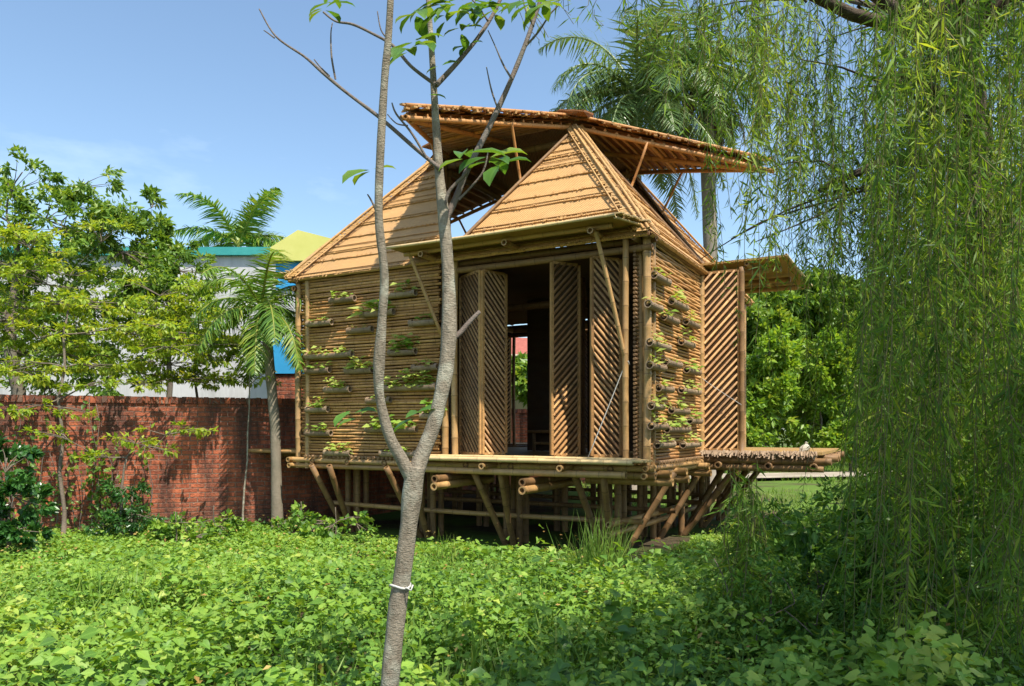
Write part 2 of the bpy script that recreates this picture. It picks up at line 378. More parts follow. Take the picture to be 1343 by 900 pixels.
for key in 'NLRF':
    cf=CORN[key]; rf=MB(); la=MB(); hp=MB(); raf=MB()
    def pt(side,a,s,d=0.0):
        b=T*s-d*HR/SL; z=ZE+HR*s+d*T/SL
        u,v=cf(a,b) if side==0 else cf(b,a)
        return H(u,v,z)
    for side in (0,1):
        hi=lambda s:min(HALF-.01,HALF+(T-HALF)*s); lo=lambda s:T*s
        nb=9; e=[-.05+1.05*k/nb+(random.uniform(-.03,.03) if 0<k<nb else 0) for k in range(nb+1)]
        # under sheet
        qs=[(lo(-.05),0,.5),(hi(-.05),0,.5),(hi(1),SL,.5),(lo(1),SL,.5)]
        rf.face([pt(side,lo(-.05),-.05),pt(side,hi(-.05),-.05),pt(side,hi(1),1),pt(side,lo(1),1)],qs)
        for k in range(nb):
            s0,s1=e[k],min(1.0,e[k+1]+.03); nd=14; var=random.random(); o=random.random()*9
            row=[]
            wob=[random.uniform(-.0025,.0025) for _ in range(nd+1)]
            for i in range(nd+1):
                t=i/nd; a0=lo(s0)+(hi(s0)-lo(s0))*t; a1=lo(s1)+(hi(s1)-lo(s1))*t
                row.append((pt(side,a0,s0+wob[i]-.006,.04+wob[i]),pt(side,a1,s1,.014),pt(side,a0,s0+wob[i]-.006,.006),a0,a1))
            for i in range(nd):
                A,B=row[i],row[i+1]
                rf.face([A[0],B[0],B[1],A[1]],[(A[3]+o,s0*SL,var),(B[3]+o,s0*SL,var),(B[4]+o,s1*SL,var),(A[4]+o,s1*SL,var)])
                rf.face([A[2],B[2],B[0],A[0]],[(A[3]+o,s0*SL,0),(B[3]+o,s0*SL,0),(B[3]+o,s0*SL,0),(A[3]+o,s0*SL,0)])
            for q_ in range(34):
                t=random.random(); a=lo(s0)+(hi(s0)-lo(s0))*t; c_=pt(side,a,s0-random.uniform(.0,.008),.045); ax=pt(side,a+.01,s0,.04)-pt(side,a,s0,.04); ay=(pt(side,a,s0+.02,.05)-pt(side,a,s0,.05)).normalized()*random.uniform(.012,.03); la.box(c_,ax*random.uniform(.3,1.3),ay,ax.cross(ay).normalized()*.003)
            for dd in random.choice(((.010,.03),(.010,),(.006,.05),())) if k else (.0,.03):
                ss=s0+dd
                if hi(ss)-lo(ss)<.1: continue
                n=6; la.tube([pt(side,lo(ss)+(hi(ss)-lo(ss))*i/n,ss+random.uniform(-.0012,.0012),.046) for i in range(n+1)],random.uniform(.007,.010),5)
        # hip strip battens
        for k in range(86):
            s=-.055+1.06*k/85; ln=random.uniform(.12,.2)*(1-.35*max(s,0)); a0=lo(s)-.01
            c=pt(side,a0+ln/2,s+random.uniform(-.002,.002),.085+random.uniform(0,.006)); ax=(pt(side,a0+ln,s,.08)-pt(side,a0,s,.08))/2; ay=(pt(side,a0,s+.01,.08)-pt(side,a0,s,.08)).normalized()*.0125
            ax=ax+ay*random.uniform(-.6,.6)
            hp.box(c,ax,ay,ax.cross(ay).normalized()*.005)
        ln=.19
        hp.tube([pt(side,lo(s)+ln*(1-.35*max(s,0)),s,.09) for s in (-.05,.3,.65,1)],.011,5)
        # rafters under the sheet
        for a in (.5,1.1,1.7,2.3):
            smax=min(a/T,1) if a<T else (HALF-a)/(HALF-T)
            raf.pole(pt(side,a,-.02,-.05),pt(side,a,max(.1,smax-.03),-.05),.032,7,hollow=False)
        for s in (.3,.62):
            raf.pole(pt(side,lo(s),s,-.1),pt(side,hi(s)-.05,s,-.1),.028,7,hollow=False)
    for dx in (-.03,.03):
        hp.pole(pt(0,-.08+dx,-.05,.1),pt(0,T+dx,1.0,.1),.017,7,hollow=False)
    roof=rf.build('roof_panel',M['roof'],house)
    la.build('lath',M['roof_lath'],roof); hp.build('hip_strip',M['hip'],roof); raf.build('rafter',M['pole_dark'],roof)
    for side in (0,1):
        ed=MB(); ed.pole(pt(side,HALF-.01,-.04,.05),pt(side,T,1.0,.05),.024,7)
        ed.pole(pt(side,HALF-.04,-.03,-.03),pt(side,T-.02,1.0,-.03),.03,7)
        ed.build('rake_pole',M['pole_dark'],roof)
# roof flaps: one over each opening, hinged at the top
ZH=6.0; TZ=5.46; TO=-.95
FL={'front':((T,T),(S-T,T),(HALF,TO)),'right':((T,S-T),(T,T),(TO,HALF)),'back':((S-T,S-T),(T,S-T),(HALF,S-TO)),'left':((S-T,T),(S-T,S-T),(S-TO,HALF))}
for key,(p0,p1,tp) in FL.items():
    A=H(*p0,ZH); B=H(*p1,ZH); C=H(*tp,{'front':5.44,'right':5.28,'back':5.3,'left':4.8}[key])
    mid=(A+B)/2; nrm=(B-A).cross(C-mid).normalized()
    if nrm.z<0: nrm=-nrm
    def fp(t,w,d=0.0):   # w 0 hinge .. 1 tip, t across 0..1 ; slightly curled edges
        l=A.lerp(C,w); r=B.lerp(C,w); return l.lerp(r,t)+nrm*d
    fb=MB(); nb=7
    fb.face([fp(0,0,-.01),fp(1,0,-.01),fp(.5,1,-.01)],[(0,0,.5),(2.4,0,.5),(1.2,2.6,.5)])
    for k in range(nb):
        w0=k/nb-.02; w1=min((k+1)/nb+.01,1.0); o=random.random()*7; nd=10; var=random.random()
        for i in range(nd):
            ts=[i/nd,(i+1)/nd]; d0,d1=.015,.06
            ex=lambda t:(-.04 if t==0 else (1.04 if t==1 else t))
            pts=[fp(ex(ts[0]),w0,d0),fp(ex(ts[1]),w0,d0),fp(ex(ts[1]),w1,d1),fp(ex(ts[0]),w1,d1)]
            fb.face(pts,[(o+ts[0]*2.4,w0*2.6,var),(o+ts[1]*2.4,w0*2.6,var),(o+ts[1]*2.4,w1*2.6,var),(o+ts[0]*2.4,w1*2.6,var)])
            pts2=[fp(ex(ts[0]),w1,d1),fp(ex(ts[1]),w1,d1),fp(ex(ts[1]),w1,.0),fp(ex(ts[0]),w1,.0)]
            fb.face(pts2,[(o+ts[0]*2.4,0,0),(o+ts[1]*2.4,0,0),(o+ts[1]*2.4,.05,0),(o+ts[0]*2.4,.05,0)])
    fo=fb.build('roof_flap',M['flap'],house)
    rb=MB()
    for k in range(16):
        w=.03+.92*k/15; rb.tube([fp(.01,w,-.04),fp(.99,w,-.04+random.uniform(-.008,.008))],random.uniform(.018,.024),7)
    rb.build('rib',M['flap_lath'],fo)
    for t0,s0 in ((0,1),(1,-1)):
        eb=MB(); eb.pole(fp(t0,-.05,-.085)+(fp(.5,.0)-fp(t0,0))*.05,fp(t0,1.03,-.085),.034,8); 
        eb.pole(fp(t0,-.03,.075),fp(t0,1.0,.075),.026,8)
        eb.build('edge_pole',M['flap_lath'],fo)
    cb=MB(); cb.pole(fp(.5,0,-.1),fp(.5,.97,-.1),.036,8); cb.pole(fp(.04,.38,-.075),fp(.96,.38,-.075),.028,8); cb.build('centre_beam',M['flap_lath'],fo)
    fr=MB()   # frayed bamboo ends along both free edges
    for t0 in (0,1):
        for k in range(56):
            w=k/56+random.uniform(-.01,.01); q0=fp(t0,max(w,0),.05+random.uniform(-.03,.03)); out=(fp(t0,w)-fp(.5,w)).normalized() if w<.98 else (C-mid).normalized()
            ln=random.uniform(.03,.1); dr=(out+(C-mid).normalized()*random.uniform(.1,.5)).normalized()
            fr.box(q0+dr*ln*.3,dr*ln*.7,dr.cross(nrm).normalized()*random.uniform(.012,.03),nrm*random.uniform(.006,.014))
    fr.build('frayed_edge',M['roof_lath'],fo)
    # props from the slanting roof edges
    inw=Vector((0,0,0))
    for t0 in (0,1):
        ap=A if t0==0 else B
        foot_e=H(*{'front':(HALF,0),'right':(0,HALF),'back':(HALF,S),'left':(S,HALF)}[key],ZE)
        apx=Vector((ap.x,ap.y,ZE+HR))
        foot=foot_e.lerp(apx,.55 if t0==0 else .58); foot.z+=.05
        top=fp(t0,.42 if t0==0 else .38,-.07)
        pr=MB(); pr.pole(foot,top,.02,7); pr.build('prop',M['flap_lath'],fo)
# cover over the middle, added to keep the interior dark, and small flared tiles on the four peaks
cv=MB()
zz=ZH+.02
cv.face([H(T,T,zz),H(S-T,T,zz),H(HALF,HALF,zz+.12)]); cv.face([H(S-T,T,zz),H(S-T,S-T,zz),H(HALF,HALF,zz+.12)])
cv.face([H(S-T,S-T,zz),H(T,S-T,zz),H(HALF,HALF,zz+.12)]); cv.face([H(T,S-T,zz),H(T,T,zz),H(HALF,HALF,zz+.12)])
cv.build('roof_shade_cover',M['flap'],house)
for key in 'NLRF':
    cf=CORN[key]; pk=MB()
    def pq(a,b,z): return H(*cf(a,b),z)
    up=[pq(T+.46,T-.10,ZH+.09),pq(T+.16,T-.22,ZH+.13),pq(T-.24,T-.24,ZH+.03),pq(T-.22,T+.16,ZH+.13),pq(T-.10,T+.46,ZH+.09),pq(T+.35,T+.35,ZH+.15)]
    dn=[p-Vector((0,0,.025)) for p in up]
    pk.face(up); pk.face(dn[::-1])
    for i in range(6): pk.face([up[i],up[(i+1)%6],dn[(i+1)%6],dn[i]])
    pk.build('peak_tile',M['flap'],house)

# pinwheel helper: side k (0 front, 1 right, 2 back, 3 left): along a from the corner where its door half starts, o outward
def SIDE(k):
    if k==0: return lambda a,o,z:H(a,-o,z)
    if k==1: return lambda a,o,z:H(-o,S-a,z)
    if k==2: return lambda a,o,z:H(S-a,S+o,z)
    return lambda a,o,z:H(S+o,a,z)
ZF=1.03
for k in range(4):
    sd=SIDE(k); ahalf=HALF if k!=1 else 3.12
    # wall half
    wl=MB(); a0,a1=ahalf+.12,S-.13; z0,z1=.97,ZE-.06
    npitch=64
    for i in range(npitch):
        z=z0+(z1-z0)*(i+.5)/npitch+random.uniform(-.005,.005); r=random.uniform(.0165,.0235)
        n=6; da=random.uniform(-.03,.03)
        wl.tube([sd(a0+(a1-a0)*j/n+(da if j==n else -da if j==0 else 0),.012+random.uniform(-.004,.004)+(.012 if (i+j)%2 else -.004),z+random.uniform(-.004,.004)) for j in range(n+1)],r,6)
    wall=wl.build('slat_wall',M['slat'],house)
    bk=MB(); bk.box((sd(a0,-.04,z0)+sd(a1,-.04,z1))/2,(sd(a1,-.04,0)-sd(a0,-.04,0))/2,Vector((0,0,(z1-z0)/2)),(sd(0,1,0)-sd(0,0,0))*.008); bk.build('gap_backing',M['backing'],wall)  # dark sheet added behind the slats to block light through the gaps
    for a in np.linspace(a0+.45,a1-.45,4):
        pole_part('batten',sd(a,-.075,z0),sd(a,-.075,z1),.025,'pole_dark',wall,7)
    # posts
    for a,o,r in ((S-.05,.01,.048),(S-.24,.02,.042),(ahalf+.03,.02,.046),(ahalf-.12,-.01,.045),(.22,.03,.038)):
        pole_part('post',sd(a,o,.80),sd(a,o,ZE-.02),r)
    pole_part('post',sd(.12,-.16,.8),sd(.12,-.16,ZE-.05),.045)
    # cut slat ends beside the corner posts
    ce=MB()
    for i in range(52):
        z=1.05+2.6*i/52; ce.tube([sd(.12,-.10,z),sd(.12,.012,z)],.02,6)
        
    ce.build('slat_ends',M['pole_dark'],house)
    # head beams and wall plate
    for z,o,b0,b1 in ((ZE-.08,.05,ahalf-.1,S+.1),(ZE-.1,-.1,-.12,S+.1),(3.58,-.02,-.1,ahalf)):
        pole_part('head_beam',sd(b0,o,z),sd(b1,o,z),.042,'pole_dark')
    # floor edge poles
    for z,o in ((.93,.05),(.84,.03)):
        pole_part('floor_beam',sd(-.15,o,z),sd(S+.12,o,z),.04,'pole')
    tr=MB()
    for a in np.arange(ahalf+.25,S-.25,.075): tr.tube([sd(a,-.05,.985),sd(a,.085+random.uniform(0,.03),.985)],.026,6)
    tr.build('joist_ends',M['pole_dark'],house)

# floor
fl=MB(); fl.box(C0+Vector((0,0,.995)),EU.to_3d()*(S/2-.02),EV.to_3d()*(S/2-.02),(0,0,.022)); fl.build('floor_mat',M['mat'],house)
for u in np.linspace(.4,S-.4,8):
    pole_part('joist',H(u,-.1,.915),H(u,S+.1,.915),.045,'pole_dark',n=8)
# front deck and its pale edge
dk=MB(); dk.box(H(1.55,-.19,1.015),EU.to_3d()*1.6,EV.to_3d()*.19,(0,0,.017)); deck=dk.build('deck_mat',M['mat'],house)
de=MB()
for o,z,r in ((-.39,1.01,.03),(-.31,1.035,.024),(-.26,1.036,.02),(-.2,1.036,.022),(-.14,1.035,.02)):
    de.pole(H(-.0,o,z),H(3.12,o,z),r,8)
de.build('deck_edge',M['pale'],deck)
fr=MB()
for i in range(46):
    o=-.42+.38*i/46; fr.box(H(-.03+random.uniform(-.05,.02),o,1.03+random.uniform(-.015,.01)),EU.to_3d()*.06,EV.to_3d()*.006,(0,0,.006))
fr.build('deck_fray',M['pale'],deck)
pole_part('deck_beam',H(.12,-.3,.86),H(3.35,-.3,.86),.042)
for u in (.92,2.02,3.15): pole_part('deck_beam',H(u,-.44,.925),H(u,.7,.925),.042)
for u in (1.33,2.62):
    pole_part('deck_beam',H(u,-.62,.755),H(u+.05,.9,.755),.05,'pole_dark'); pole_part('deck_beam',H(u-.02,-.66,.66),H(u+.03,.9,.66),.052)
for v,dz in ((.35,0),(1.05,0),(2.2,.02)):
    pole_part('deck_beam',H(-.22,v,.845+dz),H(.9,v,.845+dz),.05); pole_part('deck_beam',H(-.24,v+.02,.745+dz),H(.9,v,.745+dz),.05)
# stilts
GRID=(.65,2.1,3.55,5.0)
for i,u in enumerate(GRID):
    for j,v in enumerate(GRID):
        front=j==0 or i==0
        offs=((-.1,-.1),(.1,-.1),(.1,.1),(-.1,.1)) if front else ((-.08,0),(.08,.05))
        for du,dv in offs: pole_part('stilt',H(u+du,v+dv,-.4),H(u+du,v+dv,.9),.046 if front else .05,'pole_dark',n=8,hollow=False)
        if j==0:
            for du in (-.2,.2): pole_part('brace',H(u+du*.25,v-.14,-.3),H(u+du,-.17+random.uniform(-.04,.04),.86),.044,'pole_dark',n=8)
        if i==0:
            pole_part('brace',H(u-.12,v-.05,-.3),H(-.08,v+.28,.84),.047,'pole_dark',n=8)
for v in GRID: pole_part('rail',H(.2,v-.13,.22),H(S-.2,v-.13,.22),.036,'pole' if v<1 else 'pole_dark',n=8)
for u in GRID[:1]:
    for z in (.08,.21): pole_part('rail',H(u-.15,.1,z),H(u-.15,S-.2,z),.04,'pole',n=8)
# awnings and porch decks on the other sides
def awning(k,out,a_in0,a_in1,a_out0,tilt=0.0):
    sd=SIDE(k); z=ZE+.035
    aw=MB()
    c=[sd(a_in0,.0,z),sd(a_in1,.0,z),sd(a_in1,out,z+tilt),sd(a_out0,out,z+tilt)]
    L=(c[1]-c[0]).length
    q=[(0,0,.4),(L,0,.4),(L,out,.4),(0,out,.4)]
    up=Vector((0,0,.03))
    aw.face(c,q); aw.face([p+up for p in c][::-1],q[::-1])
    for i in range(4): aw.face([c[i],c[(i+1)%4],c[(i+1)%4]+up,c[i]+up])
    o=aw.build('awning',M['mat'],house)
    e=MB(); e.pole(sd(a_out0-.03,out+.012,z+.018+tilt),sd(a_in1+.05,out+.012,z+.018+tilt),.02,7); e.pole(sd(a_in0-.03,.0,z-.01),sd(a_out0-.02,out,z-.01+tilt),.016,7); e.build('awning_edge',M['pale'],o)
    p=MB(); p.pole(sd(a_out0+.1,out*.55,z-.03),sd(a_in1-.05,out*.55,z-.03),.034,8); p.build('awning_beam',M['pole'],o)
    for a in (a_in0+.52,(a_in0+a_in1)/2,a_in1-.4):
        pole_part('awning_beam',sd(a,out-.13,z-.085+tilt*.8),sd(a,-.45,z-.085),.042,'pole',o,n=9)
    fr=MB()
    for i in range(40):
        t=i/40; fr.box(sd(a_in0+(a_out0-a_in0)*t+random.uniform(-.05,.02),out*t,z+.036),(sd(1,0,0)-sd(0,0,0))*random.uniform(.03,.09),(sd(0,1,0)-sd(0,0,0))*.008,(0,0,.006))
    fr.build('awning_fray',M['pale'],o)
    return o
aw=awning(0,.56,.0,3.38,.18)
pole_part('awning_prop',H(.45,-.42,3.72),H(.22,-.035,2.2),.026,'pole',aw,n=8)
pole_part('awning_prop',H(3.15,-.42,3.74),H(2.86,-.05,2.62),.026,'pole',aw,n=8)
awning(1,1.22,.6,3.15,.6); awning(2,.5,.0,2.9,.2); awning(3,.55,.0,2.9,.1)
# right porch deck
sd=SIDE(1)
rd=MB(); rd.box((sd(.6,.87,1.06)+sd(3.18,.87,1.06))/2,(sd(3.18,0,0)-sd(.6,0,0))/2,(sd(0,1.66,0)-sd(0,0,0))/2,(0,0,.02)); rdo=rd.build('porch_deck',M['mat'],house)
for i,a in enumerate(np.linspace(.7,3.13,8)):
    pole_part('porch_joist',sd(a,-.05,.985),sd(a,1.78+random.uniform(-.15,.1),.985),.052,'pole_dark',rdo,n=9)
for o in (.3,1.0,1.6): pole_part('porch_beam',sd(.5,o,.88),sd(3.3,o,.88),.05,'pole_dark',rdo,n=9)
for z in (.85,.95): pole_part('porch_beam',sd(3.16,.0,z),sd(3.16,1.72+(z-.85),z),.05,'pole_dark',rdo,n=9)
frn=MB()
for i in range(190):
    o=.02+1.62*i/190; ln=random.uniform(.05,.13)
    p=sd(3.19,o,1.085+random.uniform(-.02,.01)); dn=(sd(1,0,0)-sd(0,0,0))*random.uniform(.2,1)+Vector((0,0,-random.uniform(.3,1.1)))+(sd(0,1,0)-sd(0,0,0))*random.uniform(-.3,.3); dn.normalize()
    frn.box(p+dn*ln*.45,dn*ln*.5,dn.cross(Vector((.3,.8,.2))).normalized()*.008,Vector((.004,.002,0)))
frn.build('porch_fringe',M['log'],rdo)
for a in (.75,1.9,3.05):
    pole_part('brace',sd(a,-.35,-.3),sd(a,.55,.9),.05,'pole_dark',rdo,n=8)
    pole_part('stilt',sd(a,-.3,-.4),sd(a,-.3,.9),.05,'pole_dark',rdo,n=8)
# left and back porch decks
for k,dep in ((3,1.05),(2,1.4)):
    s3=SIDE(k); d3=MB(); d3.box((s3(.1,dep/2,1.06)+s3(2.7,dep/2,1.06))/2,(s3(2.7,0,0)-s3(.1,0,0))/2,(s3(0,dep,0)-s3(0,0,0))/2,(0,0,.02)); do=d3.build('porch_deck',M['mat'],house)
    pole_part('porch_beam',s3(.05,-.1,1.05),s3(.05,dep+.1,1.05),.03,'pole',do,n=9)
    for a in (.5,1.4,2.4): pole_part('porch_joist',s3(a,-.3,.99),s3(a,dep+.05,.99),.045,'pole_dark',do,n=8)
# lattice door leaves
def lattice(p0,p1,z0,z1,slope=1,name='door_leaf',mat='door',pitch=.062):
    p0=Vector((p0[0],p0[1],0)); p1=Vector((p1[0],p1[1],0)); w=(p1-p0).length; dx=(p1-p0)/w; nn=dx.cross(Vector((0,0,1))); h=z1-z0
    fr=MB()
    for t in (0.0,w): fr.box(p0+dx*t+Vector((0,0,(z0+z1)/2)),dx*.018,Vector((0,0,h/2)),nn*.024)
    for z in (z0,z1): fr.box(p0+dx*(w/2)+Vector((0,0,z)),dx*(w/2-.02),Vector((0,0,.018)),nn*.022)
    o=fr.build(name,M['door'],house)
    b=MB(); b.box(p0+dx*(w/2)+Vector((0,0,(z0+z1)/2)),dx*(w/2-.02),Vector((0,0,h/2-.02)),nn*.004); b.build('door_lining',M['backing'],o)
    sl=MB(); wi=w-.03; ang=R(47)
    c=-wi*math.tan(ang)
    step=pitch/math.cos(ang)
    y=c
    while y<h:
        # line z = y + x tan (rising) clipped into the leaf
        xa=max(0,-y/math.tan(ang)); xb=min(wi,(h-y)/math.tan(ang))
        if xb-xa>.03:
            for sg in (1,-1):
                pa=(xa,y+xa*math.tan(ang)); pb=(xb,y+xb*math.tan(ang))
                f=(lambda x:x) if slope>0 else (lambda x:wi-x)
                sl.tube([p0+dx*(.015+f(pa[0]))+Vector((0,0,z0+pa[1]))+nn*.014*sg,p0+dx*(.015+f(pb[0]))+Vector((0,0,z0+pb[1]))+nn*.014*sg],random.uniform(.014,.019),6)
        y+=step*random.uniform(.92,1.08)
    sl.build('door_slats',M['door'],o)
    return o
def U(u,v): p=H(u,v,0); return (p.x,p.y)
lattice(U(2.745,.22),U(2.26,-.06),1.07,3.52,-1)
lattice(U(2.235,-.05),U(2.1,.33),1.07,3.52,-1)
lattice(U(1.215,-.03),U(.985,.28),1.07,3.52,1)
lattice(U(.66,-.04),U(.4,.24),1.07,3.52,-1)
lattice(U(-.05,2.53),U(-.56,2.55),1.1,3.72,1,pitch=.075)
pole_part('post',H(-.6,2.55,1.05),H(-.6,2.55,3.76),.04,'pole_dark')
lattice(U(S-2.6,S),U(S-2.2,S+.3),1.07,3.52,1); lattice(U(S-.25,S+.02),U(S-.5,S+.3),1.07,3.52,1)
lattice(U(S,.3),U(S+.3,.5),1.07,3.52,1); lattice(U(S,2.6),U(S+.35,2.4),1.07,3.52,1)
# inner columns, ring beams
for key in 'NLR':
    cf=CORN[key]
    for da,db in ((-.07,-.07),(.07,-.07),(.07,.07),(-.07,.07)): 
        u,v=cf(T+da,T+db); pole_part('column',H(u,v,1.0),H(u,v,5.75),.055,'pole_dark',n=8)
for z in (2.42,3.3,5.7):
    if z==2.42: continue
    for a,b in (((T,T),(S-T,T)),((S-T,T),(S-T,S-T)),((S-T,S-T),(T,S-T)),((T,S-T),(T,T))): pole_part('ring_beam',H(*a,z),H(*b,z),.055,'pole_dark',n=8)
cl=MB(); cl.box(H(S/2,S/2,3.66),EU.to_3d()*(S/2-.15),EV.to_3d()*(S/2-.15),(0,0,.012)); cl.build('shade_ceiling',M['backing'],house)  # dark sheet added above the rooms to keep the interior dark
# rails in the far doorway
for z in (3.42,1.02): pole_part('rail',H(S-2.8,S-.05,z),H(S-.1,S-.05,z),.04,'pole_dark',n=8)
pole_part('post',H(4.86,S-.05,1.0),H(4.86,S-.05,3.6),.035,'pole_dark',n=8)
lp=MB(); lp.box((H(S-2.7,S-.05,3.54)+H(S-.1,S-.05,3.54))/2,EU.to_3d()*1.3,(0,0,.1),EV.to_3d()*.01); lp.build('transom_panel',M['backing'],house)

# inner partition of dark woven panels
pa=MB(); pa.box((H(.1,2.75,2.3)+H(1.55,2.75,2.3))/2,EU.to_3d()*.74,(0,0,1.25),EV.to_3d()*.012)
pa.box((H(1.55,T+.3,2.3)+H(1.55,2.75,2.3))/2,EV.to_3d()*.42,(0,0,1.25),EU.to_3d()*.012); pa.box(H(2.9,2.95,2.33),EU.to_3d()*.21,(0,0,1.3),EV.to_3d()*.06); pa.build('partition',M['backing'],house)
# bench inside
def bench(u0,u1,v,label):
    b=empty('bamboo_bench',H((u0+u1)/2,v,ZF),label,'bench')
    s=MB()
    for dv in np.linspace(-.18,.18,6): s.pole(H(u0,v+dv,1.36),H(u1,v+dv,1.36),.028,7)
    s.build('seat',M['door'],b)
    for u in (u0+.1,u1-.1):
        for dv in (-.16,.16): pole_part('leg',H(u,v+dv,1.02),H(u,v+dv,1.335),.03,'pole_dark',b,n=7)
    pole_part('stretcher',H(u0+.08,v-.16,1.16),H(u1-.08,v-.16,1.16),.024,'pole',b,n=7)
bench(1.35,3.0,2.9,'low bamboo bench standing inside the hut, seen between the lattice doors')

# ropes tying doors
def rope(name,p,q,label,sag=.01,r=.006):
    m=MB(); m.tube([p.lerp(q,t)-Vector((0,0,sag*math.sin(math.pi*t))) for t in np.linspace(0,1,9)],r,6)
    pp=q
    m.tube([p+Vector((0,0,.0)),p+Vector((.03,-.03,.02)),p+Vector((.05,0,-.02)),p+Vector((.02,.03,.0)),p],r,5)
    return tag(m.build(name,M['rope']),label,'rope')
rope('tie_rope',H(.22,-.045,2.2),H(.62,-.28,1.035),'thin white rope tied from the front doorway post down to the deck')
rope('tie_rope',H(.02,2.47,2.2),H(-.62,2.45,1.75),'thin cord slanting across the lattice leaf of the right porch',.01,.004)

# ------------------------------------------------------------------ planters
def on_front(x,y,o=.075):
    k=(x-CX)/F; v=-o; u=(1.585+.4846*v-k*(9+.8748*v))/(.8748+.4846*k); Yd=9+.4846*u+.8748*v
    return u,EYE+(HY-y)/F*Yd
def on_right(x,y,o=.075):
    k=(x-CX)/F; u=-o; v=(k*(9+.4846*u)-1.585+.8748*u)/(.4846-.8748*k); Yd=9+.4846*u+.8748*v
    return v,EYE+(HY-y)/F*Yd
def planter(k,a0,a1,z,style,label,group):
    if k==0: ff=lambda a,o,zz:H(a,-o,zz)
    else: ff=lambda a,o,zz:H(-o,a,zz)
    if a1<a0: a0,a1=a1,a0
    r=.05; o=.09
    root=empty('bamboo_planter',ff((a0+a1)/2,.05,z-r),label,'planter',group)
    m=MB(); n=12; var=random.random()
    # half open culm: outer and inner shell, closed near both ends
    def ring(a,rr,lo,hi): return [ff(a,o+rr*math.cos(t),z+rr*math.sin(t)) for t in np.linspace(lo,hi,n)]
    lo,hi=-math.pi-.35,.35
    stn=[a0,a0+.05,a0+.06,a1-.06,a1-.05,a1]
    for i in range(len(stn)-1):
        full = i in (0,len(stn)-2)
        L,Hh=(lo,hi) if not full else (-math.pi-.0,math.pi)
        if not full: L,Hh=-math.pi-.45,.45
        A=ring(stn[i],r,L,Hh); B=ring(stn[i+1],r,L,Hh); A2=ring(stn[i],r*.78,L,Hh); B2=ring(stn[i+1],r*.78,L,Hh)
        for j in range(n-1):
            q=lambda t:[(stn[i],j/n,var),(stn[i],(j+1)/n,var),(stn[i+1],(j+1)/n,var),(stn[i+1],j/n,var)]
            m.face([A[j],A[j+1],B[j+1],B[j]],q(0)); m.face([A2[j],A2[j+1],B2[j+1],B2[j]],q(0))
        for Q,Q2 in ((A,A2),(B,B2)):
            for j in range(n-1): m.face([Q[j],Q[j+1],Q2[j+1],Q2[j]],[(0,0,1)]*4)
        if not full:
            for e in (0,n-1): m.face([A[e],B[e],B2[e],A2[e]],[(0,0,.9)]*4)
    so=[]
    m.build('trough',M['log'],root)
    soil=MB(); soil.face([ff(a0+.055,o-.035,z+.01),ff(a1-.055,o-.035,z+.01),ff(a1-.055,o+.035,z+.012),ff(a0+.055,o+.035,z+.012)]); soil.build('soil',M['ground'],root)
    wr=MB()
    for a in (a0+.09,a1-.09):
        wr.tube([ff(a,.0,z+.09),ff(a,o,z+.045),ff(a,o+r+.004,z),ff(a,o,z-r-.004),ff(a,.02,z-.02)],.004,5)
    wr.build('wire',M['pole_dark'],root)
    lb=LB(); L=a1-a0
    nplants=max(2,int(L/.075*(style.get('d',1))))
    for i in range(nplants):
        a=a0+.06+(L-.12)*(i+random.random()*.8)/nplants; h=style.get('h',.1)*random.uniform(.5,1.5)*1.35
        base=np.array(ff(a,o+random.uniform(-.02,.03),z+.01)); nl=random.randint(4,8)
        for j in range(nl):
            t=(j+.6)/nl; az=random.uniform(0,2*math.pi); lean=np.array([random.uniform(-.04,.04),random.uniform(-.06,.0),0])
            p=base+np.array([0,0,h*t])+lean*t
            d=np.array([math.cos(az),math.sin(az)-.25,random.uniform(-.3,.5)])
            ln=style.get('l',.055)*random.uniform(.7,1.4)*1.6
            lb.add(p,d,(d[0]*-.5,-.5,1),ln,ln*style.get('w',.6),min(1,max(0,style.get('v',.5)+random.uniform(-.35,.35))),style.get('t','oval'))
    lb.build('plant',M['sprout'],root)
    return root
GF='bamboo planters wired to the front slat wall'; GR='bamboo planters wired to the right slat wall'
sprig={'h':.06,'d':.5}; lush={'h':.12,'d':1.2,'l':.07}; pale={'h':.1,'d':1,'v':.8,'l':.06}; bigl={'h':.1,'d':.35,'l':.14,'w':.55,'v':.3,'t':'big'}; bare={'h':.035,'d':.4,'l':.03}
